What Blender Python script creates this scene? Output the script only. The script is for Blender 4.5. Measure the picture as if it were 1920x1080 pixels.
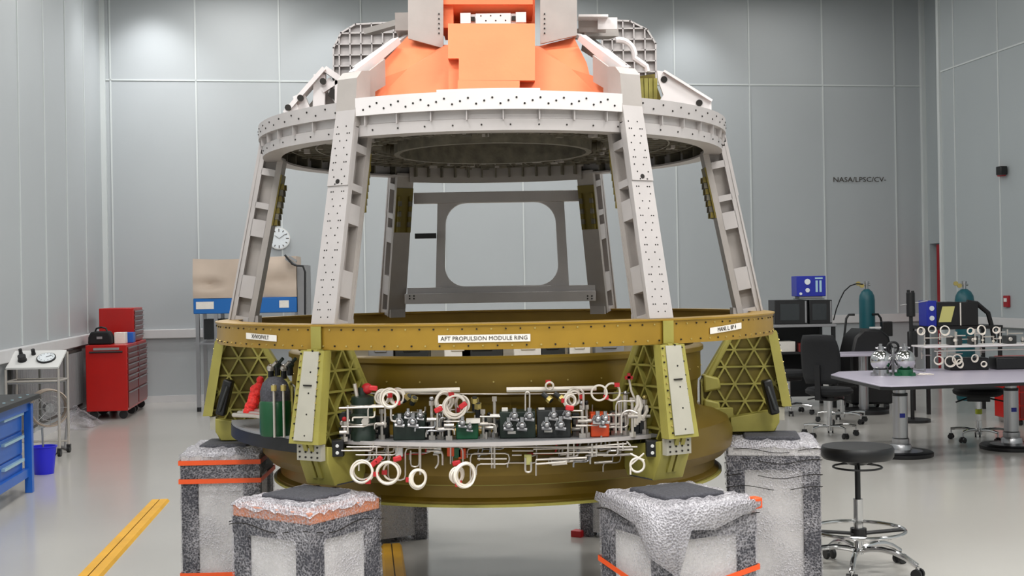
import bpy, bmesh, math, random
from mathutils import Matrix, Vector
random.seed(7)
R = math.radians
SC = bpy.context.scene
COL = SC.collection
for o in list(bpy.data.objects): bpy.data.objects.remove(o)

# ------------------------------------------------------------------ camera
F = 2300.0; CH = 1.65; S = 0.017; CS = math.sqrt(1 - S*S); PX, PY = 960.0, 536.0
cam = bpy.data.cameras.new('camera'); camo = bpy.data.objects.new('camera', cam); COL.objects.link(camo)
cam.sensor_width = 36; cam.lens = F/1920*36; cam.shift_y = -4/1920; cam.clip_end = 200; cam.clip_start = .05
camo.matrix_world = Matrix(((CS, S, 0, 0), (0, 0, -1, 0), (-S, CS, 0, CH), (0, 0, 0, 1)))
SC.camera = camo
def at(px, py, Y):
    dx, dy = px-PX, py-PY
    u = dx*CS - dy*S; v = dy*CS + dx*S
    return Vector((u*Y/F, Y, CH - v*Y/F))
def atz(px, py, z):
    dx, dy = px-PX, py-PY
    v = dy*CS + dx*S
    return at(px, py, (CH-z)*F/v)

# ------------------------------------------------------------------ world, exposure
w = bpy.data.worlds.new('World'); SC.world = w; w.use_nodes = True
w.node_tree.nodes['Background'].inputs[0].default_value = (.6, .65, .7, 1)
w.node_tree.nodes['Background'].inputs[1].default_value = .3
SC.view_settings.view_transform = 'Standard'; SC.view_settings.look = 'None'
SC.view_settings.gamma = 1; SC.view_settings.exposure = 0.0
SC.view_settings.use_curve_mapping = False
SC.cycles.max_bounces = 8; SC.cycles.diffuse_bounces = 4; SC.cycles.glossy_bounces = 4
SC.cycles.transparent_max_bounces = 12; SC.cycles.caustics_reflective = False; SC.cycles.caustics_refractive = False

# room frame: origin at the back left corner, a runs right along the back wall, b runs toward the camera
B0 = Vector((-6.05, 18.2, 0)); EA = Vector((.989, .148, 0)).normalized(); EB = Vector((.148, -.989, 0)).normalized()
RA = math.atan2(EA.y, EA.x); CEIL = 6.3
def rm(a, b, z=0): return B0 + EA*a + EB*b + Vector((0, 0, z))
# lights of the room: ceiling luminaires (built as fixtures further down use these places)
LIGHTS = [(a, b) for b in (1.6, 5.2, 8.8, 12.0, 15.0, 18.0, 21.5) for a in (2.0, 6.3, 10.4)]
POOLS = [(.75, .8, 120), (3.4, .8, 60), (5.2, .8, 52), (7.3, .8, 52), (8.9, .8, 80), (.7, 1.9, 90)]
def area_lamp(i, loc, sx, sy, power, rz, col=(1, .99, .975)):
    l = bpy.data.lights.new('ceiling_lamp', 'AREA'); l.shape = 'RECTANGLE'; l.size = sx; l.size_y = sy
    l.energy = power; l.color = col
    o = bpy.data.objects.new('ceiling_lamp', l); COL.objects.link(o); o.location = loc; o.rotation_euler = (0, 0, rz)
for i, (a, b) in enumerate(LIGHTS):
    p = 60 if b < 12.5 else 150
    if a > 9 and b < 10: p *= .22
    elif a > 9: p *= .5
    area_lamp(i, rm(a, b, CEIL-.09), 1.5, .8, p, RA)
for (a, b, e) in POOLS:
    l = bpy.data.lights.new('wall_washer', 'SPOT'); l.energy = e; l.spot_size = R(95); l.spot_blend = 1; l.shadow_soft_size = .12
    o = bpy.data.objects.new('wall_washer', l); COL.objects.link(o); o.location = rm(a, b, CEIL-.12)
    o.rotation_euler = (R(16), 0, RA)

# ------------------------------------------------------------------ materials
def lin(c): 
    return tuple(((x/255)/12.92 if x/255 <= .04045 else ((x/255+.055)/1.055)**2.4) for x in c)
def mat(name, rgb, rough=.5, metal=0., var=.0, vs=6., bump=0., bs=40., spec=.5, emit=0., alpha=1., stretch=None):
    m = bpy.data.materials.new(name); m.use_nodes = True; nt = m.node_tree; b = nt.nodes['Principled BSDF']
    c = lin(rgb); b.inputs['Base Color'].default_value = (*c, 1)
    b.inputs['Roughness'].default_value = rough; b.inputs['Metallic'].default_value = metal
    b.inputs['Specular IOR Level'].default_value = spec
    tc = nt.nodes.new('ShaderNodeTexCoord')
    src = tc.outputs['Object']
    if stretch:
        mp = nt.nodes.new('ShaderNodeMapping'); mp.inputs['Scale'].default_value = stretch
        nt.links.new(src, mp.inputs['Vector']); src = mp.outputs['Vector']
    if var > 0:
        n = nt.nodes.new('ShaderNodeTexNoise'); n.inputs['Scale'].default_value = vs; n.inputs['Detail'].default_value = 5
        nt.links.new(src, n.inputs['Vector'])
        r = nt.nodes.new('ShaderNodeMapRange'); r.inputs[1].default_value = .3; r.inputs[2].default_value = .7
        r.inputs[3].default_value = 1-var; r.inputs[4].default_value = 1+var
        nt.links.new(n.outputs[0], r.inputs[0])
        mx = nt.nodes.new('ShaderNodeVectorMath'); mx.operation = 'SCALE'; mx.inputs[0].default_value = c
        nt.links.new(r.outputs[0], mx.inputs['Scale']); nt.links.new(mx.outputs[0], b.inputs['Base Color'])
    if bump > 0:
        n2 = nt.nodes.new('ShaderNodeTexNoise'); n2.inputs['Scale'].default_value = bs; n2.inputs['Detail'].default_value = 4
        nt.links.new(src, n2.inputs['Vector'])
        bp = nt.nodes.new('ShaderNodeBump'); bp.inputs['Strength'].default_value = bump; bp.inputs['Distance'].default_value = .01
        nt.links.new(n2.outputs[0], bp.inputs['Height']); nt.links.new(bp.outputs[0], b.inputs['Normal'])
    if emit > 0:
        b.inputs['Emission Color'].default_value = (*c, 1); b.inputs['Emission Strength'].default_value = emit
    return m
M = dict(
 wall=mat('wall_panel', (176, 181, 184), .42, var=.025, vs=.7, bump=.02, bs=2),
 wallr=mat('wall_panel_grey', (169, 176, 179), .45, var=.025, vs=.7),
 seam=mat('seam_strip', (205, 210, 210), .4),
 rail=mat('guard_rail', (206, 205, 206), .5, var=.02),
 ceil=mat('ceiling_tile', (120, 124, 116), .8, var=.03),
 lamp=mat('lamp_diffuser', (255, 250, 242), .5, emit=3.),
 frame=mat('lamp_frame', (220, 220, 218), .5),
 ramp=mat('yellow_tape', (226, 168, 28), .5, var=.1, vs=5), rampe=mat('tape_edge', (90, 62, 10), .6),
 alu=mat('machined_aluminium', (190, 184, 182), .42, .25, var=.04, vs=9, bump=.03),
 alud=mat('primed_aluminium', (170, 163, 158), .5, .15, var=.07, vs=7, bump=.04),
 under=mat('shaded_underside_metal', (112, 106, 92), .5, .25, var=.3, vs=16, bump=.35, bs=30),  # shade below the deck is put into this darker metal colour
 white=mat('bright_flange', (226, 221, 220), .38, .1, var=.03),
 hole=mat('dark_fastener_and_hole_shade', (38, 34, 30), .5, .4),
 brass=mat('brass_fastener', (196, 178, 110), .35, .6),
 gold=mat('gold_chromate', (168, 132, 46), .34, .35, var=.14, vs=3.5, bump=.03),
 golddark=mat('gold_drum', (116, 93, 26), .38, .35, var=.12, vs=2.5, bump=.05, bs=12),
 olive=mat('olive_chromate', (156, 148, 72), .5, .1, var=.1, vs=8, bump=.05),
 oliveweb=mat('olive_web', (112, 98, 30), .5, .15, var=.12, vs=8),
 olgrey=mat('olive_edge_plate', (180, 176, 162), .45, .15, var=.05, vs=12),
 orange=mat('orange_foam', (238, 130, 86), .75, var=.05, vs=5, bump=.12, bs=25),
 black=mat('black_plastic', (15, 15, 17), .42, bump=.02),
 blackf=mat('black_fabric', (18, 19, 22), .85, var=.1, vs=60, bump=.2, bs=180),
 chrome=mat('chrome', (205, 205, 205), .12, 1.),
 steel=mat('brushed_steel', (178, 178, 180), .28, .95, bump=.05, bs=90),
 tube=mat('steel_tube', (205, 198, 190), .3, .7),
 hose=mat('white_hose', (232, 224, 212), .5),
 redtie=mat('red_tape', (190, 34, 40), .5),
 redbright=mat('bright_red_wrap', (238, 48, 40), .5, var=.25, vs=60, bump=.6, bs=60),
 dgreen=mat('dark_green_box', (30, 44, 36), .4, var=.1, vs=20),
 green=mat('green_block', (22, 92, 58), .4),
 tankg=mat('deep_green_tank', (14, 74, 40), .3, .1),
 darkgrey=mat('graphite_box', (44, 46, 46), .45, var=.08, vs=20),
 orangebox=mat('orange_block', (226, 80, 34), .45),
 label=mat('white_label', (235, 230, 222), .6, var=.03, vs=40), ink=mat('label_ink', (60, 52, 44), .7),
 tan=mat('beige_cover', (200, 182, 166), .55, var=.06, vs=3),
 blue=mat('blue_paint', (28, 96, 190), .35, var=.04), dblue=mat('royal_blue_panel', (24, 40, 160), .4),
 tray=mat('blue_tray', (20, 104, 182), .45), bucket=mat('bucket_blue', (34, 34, 206), .4),
 cyan=mat('handle_alu', (176, 212, 226), .4, .3),
 red=mat('red_enamel', (176, 18, 12), .3, var=.03), redd=mat('red_drawer', (120, 26, 24), .3, .2), redoor=mat('red_door', (150, 14, 26), .5),
 teal=mat('teal_cylinder', (16, 84, 94), .4, var=.06), tabletop=mat('lilac_tabletop', (186, 180, 196), .3, var=.02),
 screen=mat('dark_screen', (52, 56, 58), .2), yellow=mat('yellow_sticker', (212, 208, 130), .6),
 clear=mat('clock_face', (226, 232, 236), .4), grey=mat('mid_grey', (140, 140, 142), .5),
 post=mat('graphite_foam', (66, 66, 72), .8, var=.35, vs=120, bump=.3, bs=120),
 panel=mat('crate_panel', (216, 213, 211), .6, var=.06, vs=40),
 foam=mat('peach_foam', (206, 130, 92), .8, var=.12, vs=40, bump=.3, bs=80),
 tape=mat('orange_tape', (240, 88, 30), .5), pipe=mat('green_pipe', (58, 76, 66), .5), louvre=mat('louvre_grey', (84, 82, 78), .5),
)
def wrap_mat(name, dens):
    m = bpy.data.materials.new(name); m.use_nodes = True; nt = m.node_tree; nt.nodes.clear()
    out = nt.nodes.new('ShaderNodeOutputMaterial'); tc = nt.nodes.new('ShaderNodeTexCoord')
    vo = nt.nodes.new('ShaderNodeTexVoronoi'); vo.inputs['Scale'].default_value = 110
    nt.links.new(tc.outputs['Object'], vo.inputs['Vector'])
    no = nt.nodes.new('ShaderNodeTexNoise'); no.inputs['Scale'].default_value = 5; no.inputs['Detail'].default_value = 6
    nt.links.new(tc.outputs['Object'], no.inputs['Vector'])
    mr = nt.nodes.new('ShaderNodeMapRange'); mr.inputs[1].default_value = .15; mr.inputs[2].default_value = .75; mr.inputs[3].default_value = dens-.22; mr.inputs[4].default_value = dens+.3
    nt.links.new(vo.outputs['Distance'], mr.inputs[0])
    m2 = nt.nodes.new('ShaderNodeMapRange'); m2.inputs[1].default_value = .42; m2.inputs[2].default_value = .68; m2.inputs[3].default_value = -.12; m2.inputs[4].default_value = .32
    nt.links.new(no.outputs[0], m2.inputs[0])
    ad = nt.nodes.new('ShaderNodeMath'); ad.operation = 'ADD'; ad.use_clamp = True
    nt.links.new(mr.outputs[0], ad.inputs[0]); nt.links.new(m2.outputs[0], ad.inputs[1])
    tr = nt.nodes.new('ShaderNodeBsdfTransparent'); tr.inputs[0].default_value = (.97, .97, .98, 1)
    pr = nt.nodes.new('ShaderNodeBsdfPrincipled'); pr.inputs['Base Color'].default_value = (.62, .60, .64, 1); pr.inputs['Roughness'].default_value = .22
    bp = nt.nodes.new('ShaderNodeBump'); bp.inputs['Strength'].default_value = .9; bp.inputs['Distance'].default_value = .012
    nt.links.new(vo.outputs['Distance'], bp.inputs['Height']); nt.links.new(bp.outputs[0], pr.inputs['Normal'])
    mx = nt.nodes.new('ShaderNodeMixShader'); nt.links.new(ad.outputs[0], mx.inputs[0]); nt.links.new(tr.outputs[0], mx.inputs[1]); nt.links.new(pr.outputs[0], mx.inputs[2])
    nt.links.new(mx.outputs[0], out.inputs[0]); return m
M['wrap'] = wrap_mat('bubble_wrap', .10); M['wraptop'] = wrap_mat('bubble_wrap_folded', .60)
def floor_mat():
    m = mat('epoxy_floor', (186, 183, 177), .16, var=.03, vs=.6, bump=.015, bs=1.2, spec=.5)
    return m
M['floor'] = floor_mat()

# ------------------------------------------------------------------ mesh builder
I4 = Matrix.Identity(4)
def frame_to(d):
    d = Vector(d).normalized(); up = Vector((0, 0, 1)) if abs(d.z) < .95 else Vector((1, 0, 0))
    x = up.cross(d).normalized(); y = d.cross(x)
    return Matrix((x, y, d)).transposed().to_4x4()
def wm(o):
    m = o.matrix_basis.copy()
    while o.parent: o = o.parent; m = o.matrix_basis @ m
    return m
class MB:
    def __init__(s, T=None): s.v = []; s.f = []; s.mi = []; s.T = T or I4; s.m = 0
    def add(s, vs, fs, m=None):
        k = len(s.v); s.v += [s.T @ Vector(p) for p in vs]
        s.f += [tuple(i+k for i in f) for f in fs]; s.mi += [s.m if m is None else m]*len(fs); return s
    def box(s, c, d, rz=0, m=None, Mx=None):
        A = Mx if Mx is not None else Matrix.Translation(c) @ Matrix.Rotation(rz, 4, 'Z')
        x, y, z = d[0]/2, d[1]/2, d[2]/2
        vs = [A @ Vector(p) for p in ((-x,-y,-z),(x,-y,-z),(x,y,-z),(-x,y,-z),(-x,-y,z),(x,-y,z),(x,y,z),(-x,y,z))]
        return s.add(vs, [(0,3,2,1),(4,5,6,7),(0,1,5,4),(1,2,6,5),(2,3,7,6),(3,0,4,7)], m)
    def prism(s, poly, h, A=None, m=None, z0=0):
        A = A or I4; n = len(poly)
        a = sum(poly[i][0]*poly[(i+1)%n][1]-poly[(i+1)%n][0]*poly[i][1] for i in range(n))
        if a < 0: poly = poly[::-1]
        vs = [A @ Vector((p[0], p[1], z0)) for p in poly]+[A @ Vector((p[0], p[1], z0+h)) for p in poly]
        fs = [tuple(range(n-1, -1, -1)), tuple(range(n, 2*n))]+[(i, (i+1)%n, n+(i+1)%n, n+i) for i in range(n)]
        return s.add(vs, fs, m)
    def cyl(s, p0, p1, r, r2=None, n=16, m=None):
        p0, p1 = Vector(p0), Vector(p1); r2 = r if r2 is None else r2; A = frame_to(p1-p0); A.translation = p0; L = (p1-p0).length
        vs = [A @ Vector((r*math.cos(2*math.pi*i/n), r*math.sin(2*math.pi*i/n), 0)) for i in range(n)]
        vs += [A @ Vector((r2*math.cos(2*math.pi*i/n), r2*math.sin(2*math.pi*i/n), L)) for i in range(n)]
        return s.add(vs, [tuple(range(n-1, -1, -1)), tuple(range(n, 2*n))]+[(i, (i+1)%n, n+(i+1)%n, n+i) for i in range(n)], m)
    def bar(s, p0, p1, wd, ht, m=None, up=(0, 0, 1)):
        p0, p1 = Vector(p0), Vector(p1); d = (p1-p0); L = d.length; d.normalize(); up = Vector(up)
        y = up.cross(d)
        if y.length < 1e-3: y = Vector((1, 0, 0)).cross(d)
        y.normalize(); z = d.cross(y); A = Matrix((d, y, z)).transposed().to_4x4(); A.translation = (p0+p1)/2
        return s.box(None, (L, wd, ht), m=m, Mx=A)
    def tube(s, pts, r, n=8, closed=False, m=None):
        pts = [Vector(p) for p in pts]; N = len(pts); vs = []; fs = []; x = None
        for i, p in enumerate(pts):
            if closed: d = pts[(i+1) % N]-pts[i-1]
            else: d = pts[min(i+1, N-1)]-pts[max(i-1, 0)]
            if d.length < 1e-9: d = Vector((0, 0, 1))
            d.normalize()
            if x is None: x = frame_to(d).to_3x3().col[0].copy()
            x = (x-d*x.dot(d)); x = x.normalized() if x.length > 1e-4 else frame_to(d).to_3x3().col[0].copy(); y = d.cross(x)
            for k in range(n):
                a = 2*math.pi*k/n; vs.append(p+x*(r*math.cos(a))+y*(r*math.sin(a)))
        for i in range(N if closed else N-1):
            j = (i+1) % N
            for k in range(n): fs.append((i*n+k, i*n+(k+1)%n, j*n+(k+1)%n, j*n+k))
        if not closed: fs += [tuple(range(n-1, -1, -1)), tuple((N-1)*n+k for k in range(n))]
        return s.add(vs, fs, m)
    def ring(s, c, Rr, r, nrm=(0, 0, 1), n=28, k=8, m=None, sq=1.):
        A = frame_to(nrm); A.translation = Vector(c)
        return s.tube([A @ Vector((Rr*math.cos(2*math.pi*i/n), sq*Rr*math.sin(2*math.pi*i/n), 0)) for i in range(n)], r, k, True, m)
    def lathe(s, prof, n=64, a0=0, a1=360, A=None, m=None, closed=False):
        # prof: (r,z); angle measured so that 0 faces -Y
        A = A or I4; full = abs(a1-a0) >= 360; K = n if full else n+1; P = len(prof); vs = []; fs = []
        for i in range(K):
            a = R(a0+(a1-a0)*i/n)
            for (r, z) in prof: vs.append(A @ Vector((r*math.sin(a), -r*math.cos(a), z)))
        for i in range(n):
            j = (i+1) % K
            for p in range(P if closed else P-1):
                q = (p+1) % P; fs.append((i*P+p, j*P+p, j*P+q, i*P+q))
        if closed and not full: fs += [tuple(range(P)), tuple((K-1)*P+p for p in range(P-1, -1, -1))]
        return s.add(vs, fs, m)
    def sphere(s, c, r, n=20, k=12, m=None, sz=1.):
        return s.lathe([(max(r*math.sin(math.pi*i/k), 1e-4), -r*sz*math.cos(math.pi*i/k)) for i in range(k+1)], n, A=Matrix.Translation(c), m=m)
    def build(s, name, mats, parent=None, world=False, bev=0., recalc=True, ang=35):
        me = bpy.data.meshes.new(name); vs = s.v
        if world and parent is not None:
            Wi = wm(parent).inverted(); vs = [Wi @ v for v in vs]
        me.from_pydata([tuple(v) for v in vs], [], s.f)
        mats = mats if isinstance(mats, (list, tuple)) else [mats]
        for mm in mats: me.materials.append(M[mm] if isinstance(mm, str) else mm)
        me.polygons.foreach_set('material_index', [min(i, len(mats)-1) for i in s.mi])
        if recalc:
            bm = bmesh.new(); bm.from_mesh(me); bmesh.ops.recalc_face_normals(bm, faces=bm.faces); bm.to_mesh(me); bm.free()
        me.polygons.foreach_set('use_smooth', [True]*len(me.polygons)); me.set_sharp_from_angle(angle=R(ang)); me.update()
        o = bpy.data.objects.new(name, me); COL.objects.link(o); o.parent = parent
        if bev:
            b = o.modifiers.new('bevel', 'BEVEL'); b.width = bev; b.segments = 2; b.limit_method = 'ANGLE'; b.angle_limit = R(50)
        return o
def thing(name, label, cat, loc=(0, 0, 0), rz=0, group=None):
    o = bpy.data.objects.new(name, None); COL.objects.link(o); o.location = loc; o.rotation_euler = (0, 0, rz); o.empty_display_size = .1
    o['label'] = label; o['category'] = cat
    if group: o['group'] = group
    return o
def tag(o, label, cat, group=None):
    o['label'] = label; o['category'] = cat
    if group: o['group'] = group
    return o
def st(o, label=None):
    o['kind'] = 'structure'
    if label: o['label'] = label
    return o
def kids(o): return [c for c in bpy.data.objects if c.parent == o]
def dup(o, parent=None, loc=None, rz=None, label=None):
    c = o.copy(); COL.objects.link(c)
    if parent is not None: c.parent = parent
    if loc is not None: c.location = loc
    if rz is not None: c.rotation_euler = (0, 0, rz)
    if label: c['label'] = label
    for ch in kids(o): dup(ch, c)
    return c
def text_mesh(txt, size, depth=.0008, align='CENTER'):
    cu = bpy.data.curves.new('lettering', 'FONT'); cu.body = txt; cu.size = size; cu.extrude = depth; cu.align_x = align; cu.align_y = 'CENTER'; cu.resolution_u = 2
    t = bpy.data.objects.new('lettering', cu); COL.objects.link(t); me = bpy.data.meshes.new_from_object(t)
    vs = [v.co.copy() for v in me.vertices]; fs = [tuple(p.vertices) for p in me.polygons]
    bpy.data.objects.remove(t); bpy.data.curves.remove(cu); return vs, fs

# ================================================================== ROOM
WT = .2
def roombox(name, a0, a1, b0, b1, z0, z1, m, bev=0):
    o = MB(); o.box(None, (a1-a0, b1-b0, z1-z0), Mx=Matrix.Translation(rm((a0+a1)/2, (b0+b1)/2, (z0+z1)/2)) @ Matrix.Rotation(RA, 4, 'Z'))
    return o.build(name, m, bev=bev)
BL = 26.0
st(roombox('floor', -.2, 13.2, -.2, BL+.2, -.2, 0, 'floor'))
st(roombox('ceiling', -.2, 13.2, -.2, BL+.2, CEIL, CEIL+.2, 'ceil'))
st(roombox('wall_back', -.2, 13.2, -.2, 0, 0, CEIL, 'wall'))
st(roombox('wall_left', -.2, 0, 0, BL, 0, CEIL, 'wall'))
st(roombox('wall_front', -.2, 13.2, BL, BL+.2, 0, CEIL, 'wall'))
st(roombox('wall_right', 12.6, 12.8, 1.3, BL, 0, CEIL, 'wallr'))
# right return with the doorway
o = MB(); Tr = Matrix.Translation(B0) @ Matrix.Rotation(RA, 4, 'Z')
def rb(o, a0, a1, b0, b1, z0, z1, m=None): o.box(None, (a1-a0, b1-b0, z1-z0), Mx=Matrix.Translation(rm((a0+a1)/2, (b0+b1)/2, (z0+z1)/2)) @ Matrix.Rotation(RA, 4, 'Z'), m=m)
rb(o, 13.0, 13.2, 0, .12, 0, CEIL); rb(o, 13.0, 13.2, .12, 1.3, 2.22, CEIL); rb(o, 12.8, 13.2, 1.2, 1.3, 0, CEIL)
st(o.build('wall_return', 'wallr'))
o = MB(); rb(o, 13.1, 13.16, .14, .34, 0, 2.2); d = st(o.build('door_1', 'grey'), 'grey half of the doorway in the corner')
o = MB(); rb(o, 13.0, 13.06, .34, 1.18, 0, 2.2); d = st(o.build('door_2', 'redoor'), 'dark red door in the back right corner')
# seams of the panels
o = MB()
for i in range(11):
    a = .14+1.235*i
    rb(o, a-.011, a+.011, 0, .012, 1.1, CEIL)
rb(o, 0, 13, 0, .012, 4.80, 4.822); rb(o, 0, .07, 0, .07, 0, CEIL); rb(o, 12.93, 13, 0, .07, 0, CEIL); rb(o, 0, 13.0, 0, .03, CEIL-.04, CEIL)
st(o.build('trim_1', 'seam'))
o = MB()
for i in range(1, 12): rb(o, 0, .012, 1.22*i+.1-.011, 1.22*i+.1+.011, 1.1, CEIL)
st(o.build('trim_2', 'seam'))
o = MB(); rb(o, 12.56, 12.66, 1.27, 1.34, 0, CEIL); rb(o, 12.588, 12.6, 1.3, 14, 4.80, 4.822)
for i in range(1, 8): rb(o, 12.588, 12.6, 1.5+1.22*i-1.0, 1.52+1.22*i-1.0, 1.1, CEIL)
st(o.build('trim_3', 'seam'))
o = MB(); rb(o, .05, 12.95, 0, .07, .955, 1.09); st(o.build('trim_4', 'rail', bev=.01), 'white guard rail along the back wall')
o = MB(); rb(o, 0, .07, .07, 16, .955, 1.09); st(o.build('trim_5', 'rail', bev=.01), 'white guard rail along the left wall')
o = MB(); rb(o, 12.53, 12.6, 1.35, 14, .955, 1.09); st(o.build('trim_6', 'rail', bev=.01), 'white guard rail along the right wall')
o = MB(); rb(o, 0.02, 13, 0, .02, 0, .10); st(o.build('baseboard_back', 'rail'))
o = MB(); rb(o, 0, .02, .02, 16, 0, .10); st(o.build('baseboard_left', 'rail'))
# louvred return-air grilles low on the left wall
for (b0, b1) in ((1.9, 3.0), (3.15, 4.3), (4.45, 5.6)):
    o = MB(); rb(o, .0, .03, b0, b1, .16, .92); n = 22
    for i in range(n):
        bb = b0+.04+(b1-b0-.08)*i/(n-1); rb(o, .03, .05, bb-.012, bb+.012, .2, .88, 1)
    st(o.build('trim_7' if b0 < 2 else 'trim_8' if b0 < 3.5 else 'trim_9', ['louvre', 'grey']), 'louvred air grille low on the left wall')
# ceiling luminaires
for i, (a, b) in enumerate(LIGHTS):
    o = MB(); rb(o, a-.8, a+.8, b-.45, b+.45, CEIL-.06, CEIL, 0); rb(o, a-.75, a+.75, b-.4, b+.4, CEIL-.075, CEIL-.055, 1)
    st(o.build('ceiling_light', ['frame', 'lamp']))
# writing on the back wall
vs, fs = text_mesh('NASA/LPSC/CV-', .115, .001)
p = at(1612, 337, 19.94); rel = p-B0; a = rel.dot(EA); o = MB(Matrix.Translation(rm(a, .016, p.z)) @ Matrix.Rotation(RA, 4, 'Z') @ Matrix.Rotation(R(90), 4, 'X'))
o.add([(v.x*1.15, v.y, v.z) for v in vs], fs); tag(o.build('wall_lettering', 'ink', recalc=False), 'small dark lettering high on the back wall, right side', 'sign')
# clock
p = at(523, 447, 18.5); a = (p-B0).dot(EA); T = Matrix.Translation(rm(a, .0, p.z)) @ Matrix.Rotation(RA, 4, 'Z')
t = thing('wall_clock', 'round white clock on the back wall above the beige covered cabinet', 'clock', T.translation, RA)
MB().cyl((0, 0, 0), (0, -.045, 0), .165, n=40).build('case', 'frame', t)
MB().cyl((0, -.045, 0), (0, -.048, 0), .15, n=40).build('dial', 'clear', t)
o = MB()
for k in range(12):
    an = R(30*k); o.box(None, (.012, .003, .03 if k % 3 else .045), Mx=Matrix.Translation((.125*math.sin(an), -.049, .125*math.cos(an))) @ Matrix.Rotation(an, 4, 'Y'))
o.build('hour_marks', 'ink', t)
for an, L in ((R(-52), .08), (R(55), .115)): MB().bar((0, -.052, 0), (L*math.sin(an), -.052, L*math.cos(an)), .004, .008, up=(0, 1, 0)).build('hand', 'ink', t)
# floor pipe along back wall
p0 = rm(1.6, .22, .17); p1 = rm(4.2, .22, .17); o = MB(); o.tube([p0, p1], .022)
for a in (2.25, 3.6): o.cyl(rm(a, .22, .0), rm(a, .22, .17), .014); o.cyl(rm(a, .22, .16), rm(a, .22, .24), .035)
tag(o.build('floor_pipe', 'pipe'), 'dark green pipe running low along the back wall', 'pipe')
# strobe and call point on right wall
def onright(px, py):
    for b in [x*.02 for x in range(65, 500)]:
        q = rm(12.6, b); u = q.x*F/q.y; dx = px-PX; dy = py-PY
        if u >= dx*CS-dy*S: break
    return b, at(px, py, q.y).z
b, z = onright(1882, 322)
t = thing('alarm_strobe', 'red and black alarm box high on the right wall', 'alarm', rm(12.6, b, z), RA)
MB().box((-.03, .02, 0), (.06, .13, .12)).build('housing', 'redtie', t, bev=.006); MB().box((-.07, -.05, .01), (.10, .13, .12)).build('beacon', 'black', t, bev=.01)
b, z = onright(1889, 565)
t = thing('fire_call_point', 'small red fire call point on the right wall above the rail', 'alarm', rm(12.6, b, z), RA)
MB().box((-.02, 0, 0), (.04, .12, .16)).build('housing', 'redoor', t, bev=.006); MB().box((-.043, 0, .02), (.006, .07, .05)).build('handle', 'frame', t)

# ================================================================== CREW FRAME (upper silver structure)
AX, AY = -.09, 6.6; TH = 31.5
ANG = (-TH, TH, -90, 90, -150.3, 150.6)
def cylpt(th, r, z): a = R(th); return Vector((r*math.sin(a), -r*math.cos(a), z))
def radial(th, side=0.):   # 2D (r,z) -> 3D in radial plane, third axis tangential
    a = R(th); e = Vector((math.sin(a), -math.cos(a), 0)); tn = Vector((math.cos(a), math.sin(a), 0))
    A = Matrix((e, Vector((0, 0, 1)), tn)).transposed().to_4x4(); A.translation = tn*side; return A
crew = thing('capsule_frame', 'silver skeletal capsule frame of ribs and ring standing on the gold lower ring', 'spacecraft', (AX, AY, 1.495))
Z0 = Matrix.Translation((0, 0, -1.495))
def CB(): return MB(Z0)
# big upper ring
o = CB()
o.lathe([(1.235, 2.425), (1.235, 2.495), (1.13, 2.495), (1.13, 2.485), (1.205, 2.48), (1.205, 2.39), (1.215, 2.385), (1.215, 2.335), (1.12, 2.335), (1.12, 2.345), (1.195, 2.35), (1.195, 2.425)], 120, closed=True)
for k in range(120):
    th = 3*k+1.5; dz = .012 if k % 2 else -.010
    o.cyl(cylpt(th, 1.234, 2.46+dz), cylpt(th, 1.238, 2.46+dz), .0045, n=6, m=1)
    if k % 2: o.cyl(cylpt(th, 1.213, 2.36), cylpt(th, 1.218, 2.36), .004, n=6, m=1)
for k in range(48):
    th = 7.5*k+3; o.box(None, (.005, .03, .05), Mx=Matrix.Rotation(R(th), 4, 'Z') @ Matrix.Translation((0, -1.215, 2.405)))
    o.box(None, (.008, .07, .10), Mx=Matrix.Rotation(R(th), 4, 'Z') @ Matrix.Translation((0, -1.16, 2.40)), m=2)
ringo = o.build('main_ring', ['alu', 'hole', 'under'], crew)
o = CB()
o.lathe([(1.2365, 2.424), (1.2405, 2.424), (1.2405, 2.505), (1.15, 2.505), (1.15, 2.498), (1.2365, 2.498)], 30, -TH+2.5, TH-2.5, closed=True)
for k in range(34):
    th = -27+54*k/33; dz = .013*((k*7) % 3-1); o.cyl(cylpt(th, 1.24, 2.462+dz), cylpt(th, 1.2425, 2.462+dz), .005, n=6, m=1)
o.lathe([(1.16, 2.505), (1.20, 2.505), (1.20, 2.522), (1.16, 2.522)], 12, -11, 11, closed=True)
o.build('front_flange', ['white', 'hole'], crew)['label'] = 'bright white front flange'
# deck with ribbed underside and recessed centre tunnel
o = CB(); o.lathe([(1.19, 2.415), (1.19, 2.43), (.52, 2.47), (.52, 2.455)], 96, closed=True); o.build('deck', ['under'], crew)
o = CB()
for k in range(60):
    th = 6*k; o.box(None, (.008, .56, .045), Mx=Matrix.Rotation(R(th), 4, 'Z') @ Matrix.Translation((0, -.88, 2.415)))
for rr in (.66, .8, .94, 1.08): o.lathe([(rr-.004, 2.39), (rr+.004, 2.39), (rr+.004, 2.44), (rr-.004, 2.44)], 96, closed=True)
for k in range(150):
    th = random.uniform(0, 360); rr = random.uniform(.6, 1.14); o.box(None, (random.uniform(.01, .05), random.uniform(.01, .04), .03), Mx=Matrix.Rotation(R(th), 4, 'Z') @ Matrix.Translation((0, -rr, 2.395)), m=random.choice((0, 0, 1)))
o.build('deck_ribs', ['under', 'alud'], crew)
o = CB(); o.lathe([(.50, 2.36), (.53, 2.36), (.53, 2.75), (.50, 2.75)], 72, closed=True); o.lathe([(.0001, 2.74), (.5, 2.74), (.5, 2.75), (.0001, 2.75)], 72, closed=True); o.build('tunnel_collar', 'under', crew)

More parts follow.
